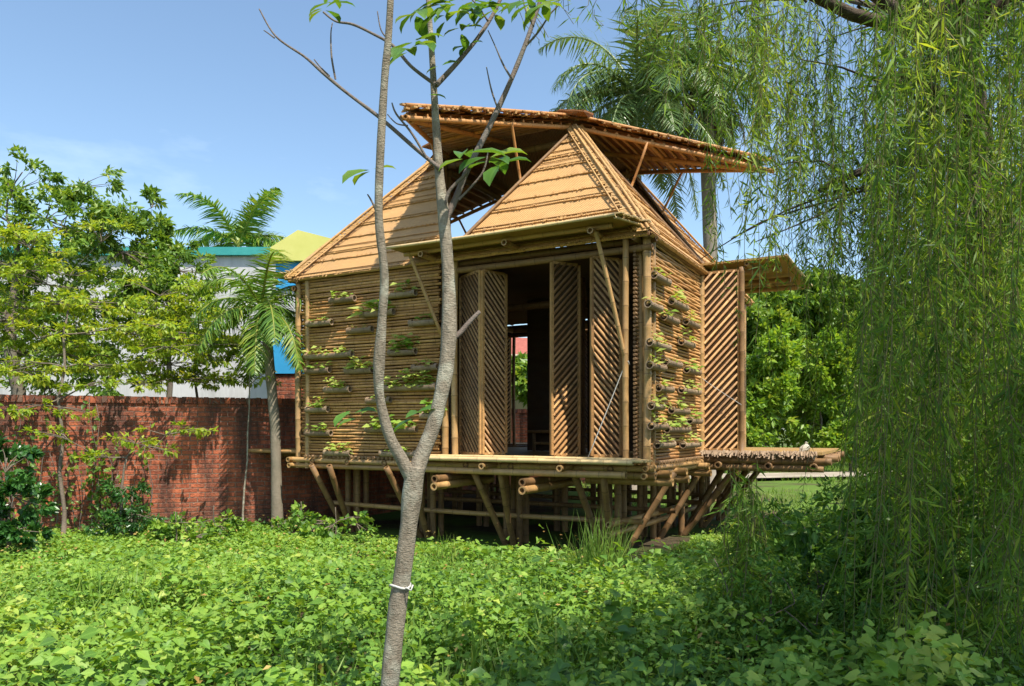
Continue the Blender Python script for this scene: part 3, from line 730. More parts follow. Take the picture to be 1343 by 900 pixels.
front_list=[
 (434,466,393,sprig,'almost bare bamboo planter, upper one of the left half of the front wall'),
 (509,546,386,{'h':.13,'d':.6,'l':.06},'highest bamboo planter on the front wall, with one upright green sprout'),
 (404,436,424,sprig,'short planter with thin sprouts beside the left corner posts, highest there'),
 (457,489,433,bare,'dry planter without green, under the tuft of long yellow leaves'),
 (474,517,411,{'h':.09,'d':.7,'l':.15,'w':.3,'v':.7},'planter with long yellow-green leaves beside the left fork of the slim tree'),
 (538,572,423,{'h':.1,'d':.5},'planter with a small sprout under the left end of the front awning'),
 (402,463,466,{'h':.07,'d':.8,'v':.75},'long planter with pale sprouts starting at the left corner posts'),
 (402,433,486,{'h':.09,'d':.7},'short planter directly below the long pale-sprouted one at the left corner'),
 (511,546,462,{'h':.14,'d':1.3,'l':.075},'short planter with a round bushy green plant in the middle of the front wall'),
 (454,489,486,{'h':.09,'d':1,'v':.8,'l':.07},'planter of pale yellow leaves left of the tree branch'),
 (542,575,482,sprig,'sparse planter just above the longest planter full of pale leaves'),
 (427,460,511,{'h':.1,'d':1.1,'v':.75},'short planter of pale sprigs, alone in the lower left of the front wall'),
 (506,573,508,{'h':.13,'d':1.5,'v':.72,'l':.065},'longest planter, filled end to end with pale green leaves'),
 (403,431,537,{'h':.12,'d':.9},'short planter with a tall sprig third from the bottom at the left corner'),
 (482,513,525,bare,'dark empty planter crossed by the left branch of the slim tree'),
 (402,435,568,{'h':.07,'d':.8},'short planter second from the bottom beside the left corner posts'),
 (481,547,563,{'h':.08,'d':.8,'l':.09,'v':.4},'long low planter with broad leaves, behind the fork of the tree'),
 (427,461,594,{'h':.1,'d':1,'v':.7},'lowest planter near the left corner, with pale sprigs'),
 (500,548,595,{'h':.08,'d':.3},'lowest planter behind the fork of the slim tree, nearly hidden'),
 (553,576,545,bigl,'small planter with one big leaf near the doorway posts'),
]
for x0,x1,y,st,lab in front_list:
    (u0,z0),(u1,z1)=on_front(x0,y),on_front(x1,y); planter(0,u0,u1,(z0+z1)/2,st,lab,GF)
y1={'h':.09,'d':.4,'v':.8,'l':.05}; y2={'h':.12,'d':.5,'v':.65,'l':.062}
right_list=[
 (856,875,366,sprig,'topmost planter on the right wall, nearly bare'),
 (848,864,402,y1,'planter with yellow sprouts against the front corner post, highest there'),
 (879,898,400,y2,'upper planter with bright spreading leaves toward the far post of the right wall'),
 (869,886,419,sprig,'small sparse planter just below the pair of bright upper ones'),
 (898,913,425,y1,'upper planter tucked against the far post, with yellow leaves'),
 (850,875,453,y1,'long planter with yellow fringe at mid height beside the corner post'),
 (892,907,451,y2,'mid-height planter with one tall pale leaf near the far post'),
 (850,869,481,y2,'planter with a green tuft right under the yellow-fringed one'),
 (871,890,477,bare,'bare grey planter in the centre of the right wall'),
 (899,915,487,sprig,'bare planter end beside the far post at mid height'),
 (862,879,510,y1,'planter with fresh leaves a little below the wall centre'),
 (892,915,513,y1,'long planter with yellow leaves reaching the far post'),
 (852,867,533,y2,'leafy planter against the corner post, lower third'),
 (879,900,539,y2,'leafy planter in the middle of the lower third of the right wall'),
 (852,871,559,y1,'low planter with pale leaves beside the corner post'),
 (873,901,563,y2,'long low planter overflowing with broad green leaves'),
 (903,917,552,y2,'low planter with a tall plant against the far post'),
 (860,881,583,y1,'lowest planter of the right wall nearer the corner post'),
 (894,915,583,y1,'lowest planter of the right wall nearer the far post'),
]
for x0,x1,y,st,lab in right_list:
    (v0,z0),(v1,z1)=on_right(x0,y),on_right(x1,y); planter(1,v0,v1,(z0+z1)/2,st,lab,GR)

# cloth bundle on the right porch
cb=MB(); c=H(-1.42,2.75,1.08)
prof=[(0,.10),(.04,.12),(.10,.115),(.16,.085),(.20,.04),(.215,.035),(.24,.05),(.25,.02)]
rings=[]
for h,r in prof:
    rings.append([c+Vector((math.cos(t)*r*(1+.25*math.sin(3*t+h*9)),math.sin(t)*r*.8*(1+.2*math.cos(5*t)),h)) for t in np.linspace(0,2*math.pi,17)[:-1]])
for a,b in zip(rings[:-1],rings[1:]):
    for i in range(16): cb.face([a[i],a[(i+1)%16],b[(i+1)%16],b[i]],smooth=True)
cb.face(rings[0][::-1])
for q_,v_ in enumerate(cb.v):
    w_=(Vector(v_)-c)*.68; k_=1+.38*noise.noise(Vector(v_)*11); cb.v[q_]=tuple(c+Vector((w_.x*k_*.8+w_.z*.25,w_.y*k_*.8,w_.z*.8*(1+.25*noise.noise(Vector(v_)*8)))))
tag(cb.build('cloth_bundle',M['cloth']),'small pale tied cloth bundle on the outer end of the right porch','bundle')

# ------------------------------------------------------------------ brick wall
WPTS=[(-16,8.6),(-7.45,11.3),(-3.95,12.6),(-3.3,13.1),(0.2,19.2),(3.4,19.6),(4.2,19.6)]
bw=MB(); L=0; hW=1.95; th=.22
for i in range(len(WPTS)-1):
    a=Vector((*WPTS[i],0)); b=Vector((*WPTS[i+1],0)); d=(b-a).normalized(); nn=Vector((d.y,-d.x,0)); l=(b-a).length
    z1=hW-.14
    for s,(o) in ((1,nn*0),(-1,-nn*th)):
        bw.face([a+o+Vector((0,0,-.5)),b+o+Vector((0,0,-.5)),b+o+Vector((0,0,z1)),a+o+Vector((0,0,z1))],[(L,-.5,0),(L+l,-.5,0),(L+l,z1,0),(L,z1,0)])
    L+=l
brick=empty('brick_wall',(*WPTS[2],0),'long weathered red brick boundary wall running behind the layered trees and the hut','wall')
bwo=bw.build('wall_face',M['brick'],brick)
cp=MB()
for i in range(len(WPTS)-1):
    a=Vector((*WPTS[i],0)); b=Vector((*WPTS[i+1],0)); d=(b-a).normalized(); nn=Vector((d.y,-d.x,0)); j=len(cp.v)
    cp.box((a+b)/2-nn*(th/2)+Vector((0,0,hW-.09)),(b-a)/2,nn*(th/2-.004),(0,0,.045))
    for q in range(j,len(cp.v)): cp.q[q]=(.114,.5+.001*(q-j),0)
for i in range(len(WPTS)-1):
    a=Vector((*WPTS[i],0)); b=Vector((*WPTS[i+1],0)); d=(b-a).normalized(); nn=Vector((d.y,-d.x,0)); l=(b-a).length
    n=int(l/.08)
    for k in range(n):
        c=a+d*(l*(k+.5)/n)-nn*(th/2)+Vector((0,0,hW-.085+random.uniform(-.006,.006)))
        o=random.random()*20; j=len(cp.v)
        cp.box(c,d*.036,nn*(th/2+.025+random.uniform(-.01,.01)),(0,0,.052))
        for q in range(j,len(cp.v)): cp.q[q]=(o+.05,1.5+.02*(q-j)+random.random()*.2,0)
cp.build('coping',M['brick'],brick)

# ------------------------------------------------------------------ buildings
b1=empty('grey_building',P(250,560,21),'long pale grey building with a teal roof edge behind the brick wall','building')
m=MB(); A=P(-260,540,21); B=P(362,540,21); h0=0; 
zt=EYE+(HY-336)/F*21
m.box(((A.x+B.x)/2,23,zt/2),((B.x-A.x)/2,0,0),(0,2.0,0),(0,0,zt/2)); m.build('wall',M['greywall'],b1)
m=MB(); m.box(((A.x+B.x)/2,23,zt+.11),((B.x-A.x)/2+.1,0,0),(0,2.15,0),(0,0,.11)); m.build('roof',M['teal'],b1)
b2=empty('yellow_building',P(420,560,19),'yellow-green gabled building with a blue upper wall, half hidden by the hut roof','building')
x0,x1=P(357,0,19).x,P(468,0,19).x; ze=EYE+(HY-343)/F*19; zp=EYE+(HY-303)/F*19; xm=P(392,0,19).x
m=MB()
m.box(((x0+x1)/2+.05,21,(ze-.6)/2),((x1-x0)/2-.08,0,0),(0,1.9,0),(0,0,(ze-.6)/2)); m.build('wall',M['greywall'],b2)
m=MB(); m.box(((x0+x1)/2+.03,19.55,ze-.35),((x1-x0)/2-.04,0,0),(0,.5,0),(0,0,.35-.004)); m.build('blue_band',M['blue'],b2)
m=MB(); xr=x1+.4; zl=ze+.33
prof=[(x0-.02,ze),(x1,ze),(x1,ze+.4),(xm,zp),(x0-.02,zl)]
m.face([(x,18.9,z) for x,z in prof]); m.face([(x,23,z) for x,z in prof][::-1])
for i in range(5):
    a,b=prof[i],prof[(i+1)%5]; m.face([(a[0],18.9,a[1]),(b[0],18.9,b[1]),(b[0],23,b[1]),(a[0],23,a[1])])
m.build('gable',M['yellow'],b2)
sp=P(374,465,14.6); b3=empty('blue_shed',(sp.x,14.6,0),'small blue panelled shed on brick, squeezed between the palm trunk and the hut','shed')
m=MB(); zb=EYE+(HY-490)/F*14.6; zt=EYE+(HY-443)/F*14.6
m.box((sp.x+.1,15.1,(zb+zt)/2),(.42,0,0),(0,.5,0),(0,0,(zt-zb)/2)); m.build('panel',M['blue'],b3)
m=MB(); m.box((sp.x+.1,15.1,zb/2-.003),(.38,0,0),(0,.46,0),(0,0,zb/2-.003)); 
for q in range(8): vv=m.v[q]; m.q[q]=(vv[0]+vv[1],vv[2],0)
m.build('base',M['brick'],b3)
# house far behind, glimpsed through the doorway
b4=empty('tiled_house',(0.2,30,0),'cream house with a red tiled roof glimpsed through the hut doorway','house')
m=MB(); m.box((.3,32,2.2),(2.6,0,0),(0,2,0),(0,0,2.2)); m.build('wall',M['cream'],b4)
m=MB(); m.face([(-2.6,29.2,3.9),(3.2,29.2,3.7),(3.2,32,5.2),(-2.6,32,5.4)]); m.face([(-2.6,34.8,3.9),(3.2,34.8,3.7),(3.2,32,5.2),(-2.6,32,5.4)]); m.face([(-2.6,29.2,3.9),(3.2,29.2,3.7),(3.2,29.2,3.5),(-2.6,29.2,3.7)]); m.build('roof',M['redroof'],b4)

# ------------------------------------------------------------------ trees
def limb_path(p,q,bend=.12,n=6):
    p=Vector(p); q=Vector(q); L=(q-p).length; b=Vector((random.uniform(-1,1),random.uniform(-1,1),random.uniform(-.2,1)))*L*bend
    return [p.lerp(q,t)+b*math.sin(math.pi*t)+Vector((random.uniform(-1,1),random.uniform(-1,1),random.uniform(-1,1)))*L*.012 for t in np.linspace(0,1,n)]
def tree(name,label,cat,base,top,r0,clumps,leaf,nper,lsize,bark_='dark_bark',ratio=.45,templ='oval',horiz=.35,group=None,shell=.4,twigs=True,sub=0):
    root=empty(name,base,label,cat,group); base=Vector(base); top=Vector(top)
    tk=MB(); path=limb_path(base,top,.04,8)
    tk.tube(path,[r0*(1-.55*i/7)*(1.25 if i==0 else 1) for i in range(8)],9)
    tk.build('trunk',M[bark_],root)
    br=MB(); lb=LB(); nodes=[(p_,r0*.5) for p_ in path[4:]]
    for c,rad in sorted(clumps,key=lambda q:(Vector(q[0])-top).length):
        c=Vector(c); st,rs_=min(nodes,key=lambda q:(q[0]-c).length+(.6*max(0,q[0].z-c.z)))
        lp=limb_path(st,c,.12,6); rr=min(rs_*.75,r0*.34); nodes+=[(lp[3],rr*.6),(lp[5],rr*.45)]
        br.tube(lp,[rr*(1-.6*i/5)+.003 for i in range(6)],6)
        rad=np.array(rad); n=int(nper*(rad[0]*rad[1]*rad[2])**(2/3)*40)
        # sub clumps give an uneven outline and gaps
        ns=sub or max(6,min(40,int(n/60))); sc_=rdir(ns)*rad*rng.uniform(.45,1.0,(ns,1))
        sr=rng.uniform(.16,.34,(ns,1))*rad
        idx=rng.integers(0,ns,n)
        pos=np.array(c)+sc_[idx]+rdir(n)*sr[idx]*rng.uniform(.2,1,(n,1))**.6
        if twigs:
            for s in range(ns):
                e=Vector(np.array(c)+sc_[s]); br.tube(limb_path(lp[3],e,.08,4),[.012*r0/.1*.6+.002,.008,.005,.003],4)
        out=(pos-np.array(c))/rad
        d=out+rdir(n)*.9; d[:,2]-=.25
        nr=rdir(n)*(1-horiz)+np.array([0,0,1])*horiz*1.6
        ln=lsize*rng.uniform(.65,1.3,n)
        vv=np.clip(rng.normal(.45,.2,n)+(rng.uniform(-.2,.2,ns))[idx],0,1)
        lb.add(pos,d,nr,ln,ln*ratio,vv,templ)
    br.build('branches',M[bark_],root)
    lb.build('crown',M[leaf],root)
    return root
def blob(x,y,d,rx,ry=None,rz=None):
    rx=W(rx,d); ry=ry or rx; rz=W(rz,d) if rz else rx*.8
    return (P(x,y,d),(rx,ry,rz))
# big dark-leaved tree behind the wall
tree('broadleaf_tree','tall dark green broadleaf tree rising behind the brick wall at the picture edge','tree',(-9.3,14.6,0),P(20,330,14.6),.16,
 [blob(30,225,14.5,45,None,26),blob(110,235,14.5,40,None,20),blob(10,290,14.5,60,None,40),blob(80,290,14.6,60,None,38),blob(150,300,14.8,60,None,40),blob(60,350,15,80,None,50),blob(165,350,15,60,None,45),blob(0,400,15,70,None,50),blob(100,420,15.2,70,None,45),blob(40,470,15.2,70,None,40),blob(170,270,14.6,30,None,20),blob(120,470,15,60,None,40)]+[blob(random.uniform(-30,215),random.uniform(255,520),random.uniform(14.2,15.6),48,None,32) for _ in range(12)],
 'tall_leaf',36,.13,ratio=.42)
tree('slender_tree','slender tree with small leaf sprays just left of the far palm','tree',P(215,570,16),P(225,340,16),.07,
 [blob(195,262,16,26,None,14),blob(200,300,16,36,None,24),blob(232,325,16,28,None,20),blob(235,360,16,45,None,34),blob(265,395,16,32,None,26),blob(230,430,16,34,None,22),blob(180,300,16,26,None,18)]+[blob(random.uniform(165,250),random.uniform(310,470),16,30,None,20) for _ in range(10)],
 'tall_leaf',60,.14,ratio=.42)
# layered yellow-green trees hanging over the wall
def layered(label,base,top,r0,layers,nper=80):
    cl=[]
    for x,y,d,rx,rz in layers: cl.append(blob(x,y,d,rx,W(rx,d)*.8,rz))
    return tree('layered_tree',label,'tree',base,top,r0,cl,'layer_leaf',nper,.09,ratio=.5,horiz=.6)
layered('yellow-green tree with flat layered branches hanging over the brick wall',P(85,715,10.9),P(90,400,11.6),.032,
 [(30,345,12.2,60,12),(100,350,12.2,55,10),(30,395,12,70,12),(120,395,12.2,70,11),(20,440,11.8,60,12),(90,440,11.8,70,12),(175,425,12.4,55,9),(30,492,11.2,70,12),(110,478,11.6,60,10),(10,540,11,35,8),(200,455,12.3,45,8),(120,505,11.2,40,12),(75,325,12.4,40,9)]+[(random.uniform(-20,225),random.uniform(300,510),random.uniform(11.2,12.6),random.uniform(38,62),random.uniform(5,10)) for _ in range(26)]+[(40,535,11,36,8),(100,540,10.9,26,8)]+[(random.uniform(-20,300),random.uniform(400,505),random.uniform(11.3,12.6),random.uniform(35,55),6) for _ in range(16)],50)
layered('pale layered young tree whose branch tips droop in front of the red bricks',P(270,600,13.6),P(262,420,13.2),.03,
 [(250,375,13.4,45,8),(215,410,13.2,45,8),(280,440,13.2,45,8),(225,455,13,50,8),(310,455,13,35,7),(190,490,12.6,45,8),(330,430,13,30,8)]+[(random.uniform(180,335),random.uniform(380,500),random.uniform(12.5,13.4),random.uniform(30,50),7) for _ in range(34)],60)
layered('low drooping branch tree with leaf tiers spread across the brick face',P(160,712,11.0),P(165,600,11.1),.03,
 [(230,562,11.2,45,5),(180,575,11,40,6),(125,600,10.9,45,8),(200,590,11,35,5),(60,570,10.7,40,9),(265,566,11.4,22,4)],52)
tree('wall_shrub','dark fern-like shrub climbing the brick wall left of centre','shrub',P(172,712,11),P(172,640,11.2),.03,
 [blob(165,640,11.1,32,.25,28),blob(180,680,11,40,.3,24),blob(150,690,11,34,.3,20),blob(215,690,11,30,.3,16)],'dark_leaf',170,.07,ratio=.4)
tree('glossy_shrub','glossy dark green shrub at the left picture edge before the brick wall','shrub',P(12,730,9.4),P(14,650,9.5),.03,
 [blob(10,600,9.5,34,.3,26),blob(25,650,9.4,42,.35,34),blob(0,690,9.3,46,.35,30),blob(40,700,9.3,26,.3,18)],'dark_leaf',130,.10,ratio=.62)
tree('thin_sapling','thin pale sapling stem standing against the wall left of the palm trunk','sapling',P(318,712,11.8),P(326,470,11.9),.018,
 [blob(345,490,11.9,14,.15,10),blob(300,492,11.9,16,.15,10),blob(325,470,11.9,14,.15,12)],'layer_leaf',26,.13,ratio=.4,bark_='tree_bark',twigs=False)

# creeper on the bricks
def creeper(label,x0,x1,ytop,n):
    p0=P((x0+x1)/2,HY,11.2); root=empty('wall_creeper',(p0.x,p0.y,0),label,'creeper')
    st=MB(); lb=LB()
    for i in range(n):
        x=random.uniform(x0,x1); q=P(x,HY,11); 
        k=(x-CX)/F; dw=(11.3+7.45*.377)/(1-.377*k)-.08   # on the wall face
        zt=EYE+(HY-random.uniform(ytop,ytop+90))/F*dw; pts=[]; xx=k*dw
        for j in range(9):
            t=j/8; pts.append(Vector((xx+.10*math.sin(i+t*5)*t,dw-.03-.05*random.random()+.377*.10*math.sin(i+t*5)*t,-.25+(zt+.25)*t)))
        st.tube(pts,[.007*(1-.7*j/8)+.002 for j in range(9)],5)
        m=random.randint(8,32); t=rng.uniform(.1,1,m); A=np.array(pts); idx=np.minimum((t*8).astype(int),7); f=(t*8-idx)[:,None]; pos=A[idx]*(1-f)+A[idx+1]*f+rng.normal(0,.05,(m,3))*np.array([1,.5,1]); pos[:,1]-=.05
        ln=rng.uniform(.05,.10,m); lb.add(pos,rdir(m)+np.array([0,-.3,-.4]),rdir(m)*.5+np.array([.1,-1,.5]),ln,ln*.65,np.clip(rng.normal(.4,.25,m),0,1),'heart')
    st.build('stem',M['thin_bark'],root); lb.build('leaves',M['tall_leaf'],root)
creeper('thin creeper stems climbing the bricks behind the glossy shrub',-10,130,520,13)
creeper('leafy creeper patch climbing the bricks left of the sunlit bare patch',135,205,570,9)
# right background
spots=[(1005,500,24,48,88,'round sunlit shrub right behind the right porch, past the path'),(1075,505,25,52,88,'bright yellow-green shrub behind the outer end of the porch deck'),(985,560,23.5,34,40,'low bright bush peeping out under the back of the porch awning'),
 (1150,490,26,60,100,'tall lime shrub behind the willow curtain, next to the porch shrubs'),(1230,480,27,66,110,'broad lime shrub seen through the thick of the willow'),(1315,470,27,70,120,'large lime shrub at the right picture edge behind the willow trunk'),(1115,575,23.6,46,30,'low shrub beyond the path, under the hanging willow tips'),(1215,580,24.2,60,30,'low wide shrub beyond the path near the willow trunk')]
for x,y,d,rx,rz,lab in spots:
    cl=[blob(x+random.uniform(-.55,.55)*rx,y+random.uniform(-.6,.6)*rz,d+random.uniform(-.5,.5),rx*.5,None,rz*.36) for _ in range(14)]
    b=P(x,HY,d); b.z=0
    tree('sunny_shrub',lab,'shrub',b,P(x,y+rz*.2,d),.06,cl,'bright_leaf',36,.2,ratio=.5,group='shrubs behind the porch')
for x,y,d,rx,rz,lab in ((985,430,30,60,60,'distant bluish green tree seen past the porch awning'),(1120,430,34,110,80,'distant dark tree behind the lime shrubs'),(1260,420,36,120,100,'distant broad tree behind the willow trunk'),(1060,520,40,90,40,'low distant tree filling the gap behind the path'),(1400,460,36,90,90,'distant tree at the right picture edge'),(700,500,27,90,30,'bushy tree behind the far side of the hut')):
    cl=[blob(x+random.uniform(-.7,.7)*rx,y+random.uniform(-.6,.6)*rz,d+random.uniform(-1,1),rx*.5,None,rz*.45) for _ in range(16)]
    b=P(x,HY,d); b.z=0
    tree('distant_tree',lab,'tree',b,P(x,y+rz*.3,d),.14,cl,'tall_leaf',34,.32,ratio=.5,group='trees beyond the garden')

# far green mass that closes the view beyond the shrubs
lb=LB(); r=np.random.default_rng(77); n=16000; X=r.uniform(-6,34,n); hh=3.2+1.6*np.array([noise.noise(Vector((x*.35,0,9))) for x in X]); 
lb.add(np.stack([X,42+r.normal(0,.9,n)+X*.1,hh*r.uniform(0,1,n)**.7],1),rdir(n),rdir(n)+np.array([0,-.4,.4]),r.uniform(.25,.55,n),r.uniform(.15,.3,n),np.clip(r.normal(.5,.22,n),0,1),'oval')
tag(lb.build('treeline',M['bright_leaf']),kind='stuff')
# palms
def frond(root,base,az,el,length,droop,nl,ll,mat,plum=.4,width=.035,name='frond'):
    lb=LB(); mb=MB(); d=Vector((math.cos(az)*math.cos(el),math.sin(az)*math.cos(el),math.sin(el))); p=Vector(base); pts=[p.copy()]; n=14
    for i in range(n):
        d=(d+Vector((0,0,-droop/n*(1+1.5*i/n)))).normalized(); p=p+d*length/n; pts.append(p.copy())
    side=Vector((-math.sin(az),math.cos(az),0))
    TT=rng.uniform(.12,1,nl) if False else np.linspace(.1,1,nl)
    Pn=[];D=[];Nn=[];LL=[]
    for t in TT:
        i=min(n-1,int(t*n)); f=t*n-i; q=pts[i].lerp(pts[i+1],f); ax=(pts[i+1]-pts[i]).normalized(); up=side.cross(ax)
        if up.z<0: up=-up
        for s in (-1,1):
            l=ll*(math.sin(math.pi*min(1,.18+.8*t))**.6)*random.uniform(.85,1.1)
            dd=side*s*random.uniform(.7,1)+ax*random.uniform(.35,.7)+up*random.uniform(-plum,plum)+Vector((0,0,-.35))
            Pn.append(q);D.append(dd);Nn.append(up+side*s*.4);LL.append(l)
    LL=np.array(LL); m=len(LL)
    lb.add(np.array(Pn),np.array(D),np.array(Nn),LL,np.full(m,width),np.clip(rng.normal(.45,.22,m)+rng.uniform(-.15,.15),0,1),'blade')
    mb.tube(pts,[.028*(1-.85*i/n)*length/2.2+.003 for i in range(n+1)],6)
    o=lb.build(name,M[mat],root); mb.build('midrib',M[mat],o)
def palm(name,label,trunk,rt,crown,nf,length,ll,mat,nl=34,droop=1.1,el0=(-.1,1.3),dead=0,bark_='palm_bark',width=.04,azs=None):
    root=empty(name,trunk[0],label,'palm tree')
    t=MB(); pts=[]
    tr=[Vector(p) for p in trunk]
    for i in range(len(tr)-1):
        for k in range(6): pts.append(tr[i].lerp(tr[i+1],k/6))
    pts.append(tr[-1]); t.tube(pts,[rt*(1.25-.25*min(1,i/4))*(1+.04*(i%2)) for i in range(len(pts))],12); t.build('trunk',M[bark_],root)
    cs=MB(); c=Vector(crown); cs.tube([tr[-1],tr[-1].lerp(c,.5),c],[rt*.95,rt*.9,rt*.35],10); cs.build('crownshaft',M[mat],root)
    for i in range(nf):
        az=(i*2.39996+random.uniform(-.25,.25)) if azs is None else azs[i%len(azs)]+random.uniform(-.15,.15)
        el=el0[0]+(el0[1]-el0[0])*((i+.5)/nf)
        frond(root,c,az,el,length*random.uniform(.85,1.1),droop*random.uniform(.8,1.25),nl,ll,mat,width=width)
    for i in range(dead):
        frond(root,c-Vector((0,0,.15)),random.uniform(0,6.28),random.uniform(-.9,-.3),length*random.uniform(.6,.85),1.6,nl,ll*.8,'palm_dead',width=width*.7,name='dead_frond')
    return root
palm('palm_tree','short palm with a pale trunk rising beside the left corner of the hut',[P(364,700,11.9),P(361,560,11.9),P(350,440,12.0)],.078,P(343,405,12),20,1.5,.4,'palm_young',nl=46,el0=(-.5,1.3),bark_='palm_bark_dim',width=.027,droop=1.25)
bp=P(312,560,25); bp.z=0
palm('palm_tree','distant palm with feathery crown standing above the grey building',[bp,P(312,400,25),P(312,345,25)],.13,P(313,322,25),13,2.6,.75,'palm_young',nl=64,el0=(.1,1.25),width=.05,droop=.9,azs=[.1,3.0,.7,2.5,5.9,3.6,0.3,2.8,1.2,1.9,5.5,3.9,-.2])
bp=P(829,563,17); bp.z=0
palm('palm_tree','big palm with silvery drooping fronds right above the roof peak',[bp,P(829,300,17),P(833,185,17)],.17,P(835,128,17),32,2.9,.75,'palm_pale',nl=60,el0=(-.55,1.3),width=.034,droop=1.2)
bp=P(932,563,18); bp.z=0
palm('palm_tree','palm with a skirt of brown dead fronds beside the willow curtain',[bp,P(932,330,18),P(926,150,18)],.17,P(924,95,18),18,2.4,.7,'palm_leaf',nl=54,el0=(-.3,1.3),width=.034,dead=11,droop=1.3)

# ------------------------------------------------------------------ slim forked tree before the hut
D0=2.75
ft=empty('forked_tree',P(505,985,D0),'slim grey forked tree with few leaves standing before the hut','tree')
def seg(pts,ws,name,parent,mat='tree_bark',d=D0,n=10,dz=0.0):
    m=MB(); P3=[P(x,y,d+dz*i/(len(pts)-1)) for i,(x,y) in enumerate(pts)]; rs=[W(w,d)*.44 for w in ws]
    # smooth by catmull-rom
    Q=[];RR=[]
    for i in range(len(P3)-1):
        p0=P3[max(i-1,0)];p1=P3[i];p2=P3[i+1];p3=P3[min(i+2,len(P3)-1)]
        for k in range(9):
            t=k/9; Q.append(.5*((2*p1)+(p2-p0)*t+(2*p0-5*p1+4*p2-p3)*t*t+(3*p1-p0-3*p2+p3)*t**3)); RR.append((rs[i]*(1-t)+rs[i+1]*t)*(1+.10*noise.noise(Q[-1]*11)))
    Q.append(P3[-1]);RR.append(rs[-1]); m.tube(Q,RR,n); return m.build(name,M[mat],parent)
seg([(505,985),(511,900),(521,800),(527,760),(536,690),(541,645),(545,612)],[30,28,27,26,27,30,27],'trunk',ft)
seg([(542,632),(527,603),(510,570),(498,520),(497,480),(501,420),(504,360),(497,290),(498,220),(504,110),(510,40),(515,-60)],[21,19,16,14,17,13,13,12,12,11,10,8],'limb',ft,dz=-.15)
seg([(543,630),(553,598),(569,556),(584,490),(589,430),(588,360),(582,285),(576,225),(571,150),(567,80),(563,20),(558,-60)],[25,24,23,23,24,20,18,15,12,10,8,6],'limb',ft,dz=.2)
thin=[([(583,290),(597,262),(612,225),(640,170),(668,110),(692,50),(712,-10)],[11,10,9,9,8,7,6],.2),
 ([(578,222),(545,195),(500,156),(455,122),(425,97),(400,75),(362,48),(340,12)],[7,6,6,5,5,4,3,2],.15),
 ([(572,112),(540,88),(515,60),(488,44),(462,32),(440,28),(424,16)],[6,5,5,4,4,3,3],.1),
 ([(572,112),(600,82),(625,52),(645,22),(660,-8)],[8,7,6,6,5],.15),
 ([(590,448),(604,436),(616,422),(629,409)],[9,8,7,6],.05),
 ([(440,104),(435,75),(434,45),(436,30)],[3,3,2,1.5],0),([(432,100),(420,88),(412,78)],[3,2,1.5],0),
 ([(360,50),(352,44),(346,40)],[2.5,2,1.5],0),([(690,60),(706,42),(722,18),(735,5)],[3.5,3,2.5,2],0),
 ([(672,105),(660,85),(650,62),(640,40)],[3.5,3,2,1.5],0),([(655,148),(645,120),(638,88)],[3,2.5,1.5],0),([(612,228),(590,250),(583,272)],[5,5,5],0),
 ([(560,208),(540,175),(520,150),(514,135)],[4,3.5,3,2],0),([(497,285),(488,265),(482,255)],[4,3,2],0),([(512,55),(500,40),(495,15)],[3,2,1.5],0),
 ([(535,165),(520,162),(508,150)],[2.5,2,1.5],0),([(640,28),(628,10),(615,-5)],[3,2.5,2],0),([(700,35),(690,15),(685,-5)],[3,2.5,2],0),([(602,262),(632,228),(640,200)],[4,3,2],0)]
for pts,ws,dz in thin: seg(pts,ws,'branch',ft,'thin_bark',D0+(.1 if dz else .1),7,dz)
tie=MB(); c=P(525,768,D0); tr_=[c+Vector((math.cos(t)*.037,math.sin(t)*.037,.006*math.sin(t*2))) for t in np.linspace(0,2*math.pi,20)]
tie.tube(tr_,.0045,6); tie.tube([c+Vector((.025,-.036,0)),c+Vector((.045,-.042,-.009)),c+Vector((.05,-.03,.008))],.0035,6)
tag(tie.build('cord_loop',M['rope']),'pale cord tied round the trunk of the slim forked tree','cord')
lv=LB()
def cluster(x,y,n,size,spread=14,droop=.2,d=D0):
    c=P(x,y,d+random.uniform(-.05,.1))
    for i in range(n):
        az=2*math.pi*(i+random.uniform(-.2,.2))/n; dd=Vector((math.cos(az),math.sin(az)*.8,math.sin(az*1.0+1)*.45-droop+random.uniform(-.2,.35)))
        s=W(size,d)*random.uniform(.85,1.4); p=c+dd.normalized()*W(spread*.2,d)+Vector((0,0,random.uniform(-.01,.02)))
        lv.add(p,dd,(random.uniform(-.4,.4),-.5,1),s,s*.42,random.uniform(.15,.95),'big')
for a in [(543,60,5,38),(537,70,4,34),(610,208,4,40),(640,212,5,42),(655,222,3,40),(487,222,3,32),(425,10,5,24),(434,2,4,22),(545,18,5,34),(600,12,6,30),(622,5,6,30),(640,8,5,28),(580,8,5,30),(585,25,3,26),(650,18,4,28),(700,8,7,30),(690,0,5,28),(712,4,5,30),(577,88,2,20),(560,128,1,20),(605,40,4,26),(612,58,3,18),(622,14,4,26),(560,5,4,30),(543,548,2,32),(530,556,1,26),(462,540,3,28),(470,548,2,24)]:
    cluster(*a)
lv.build('leaves',M['fg_tree_leaf'],ft)

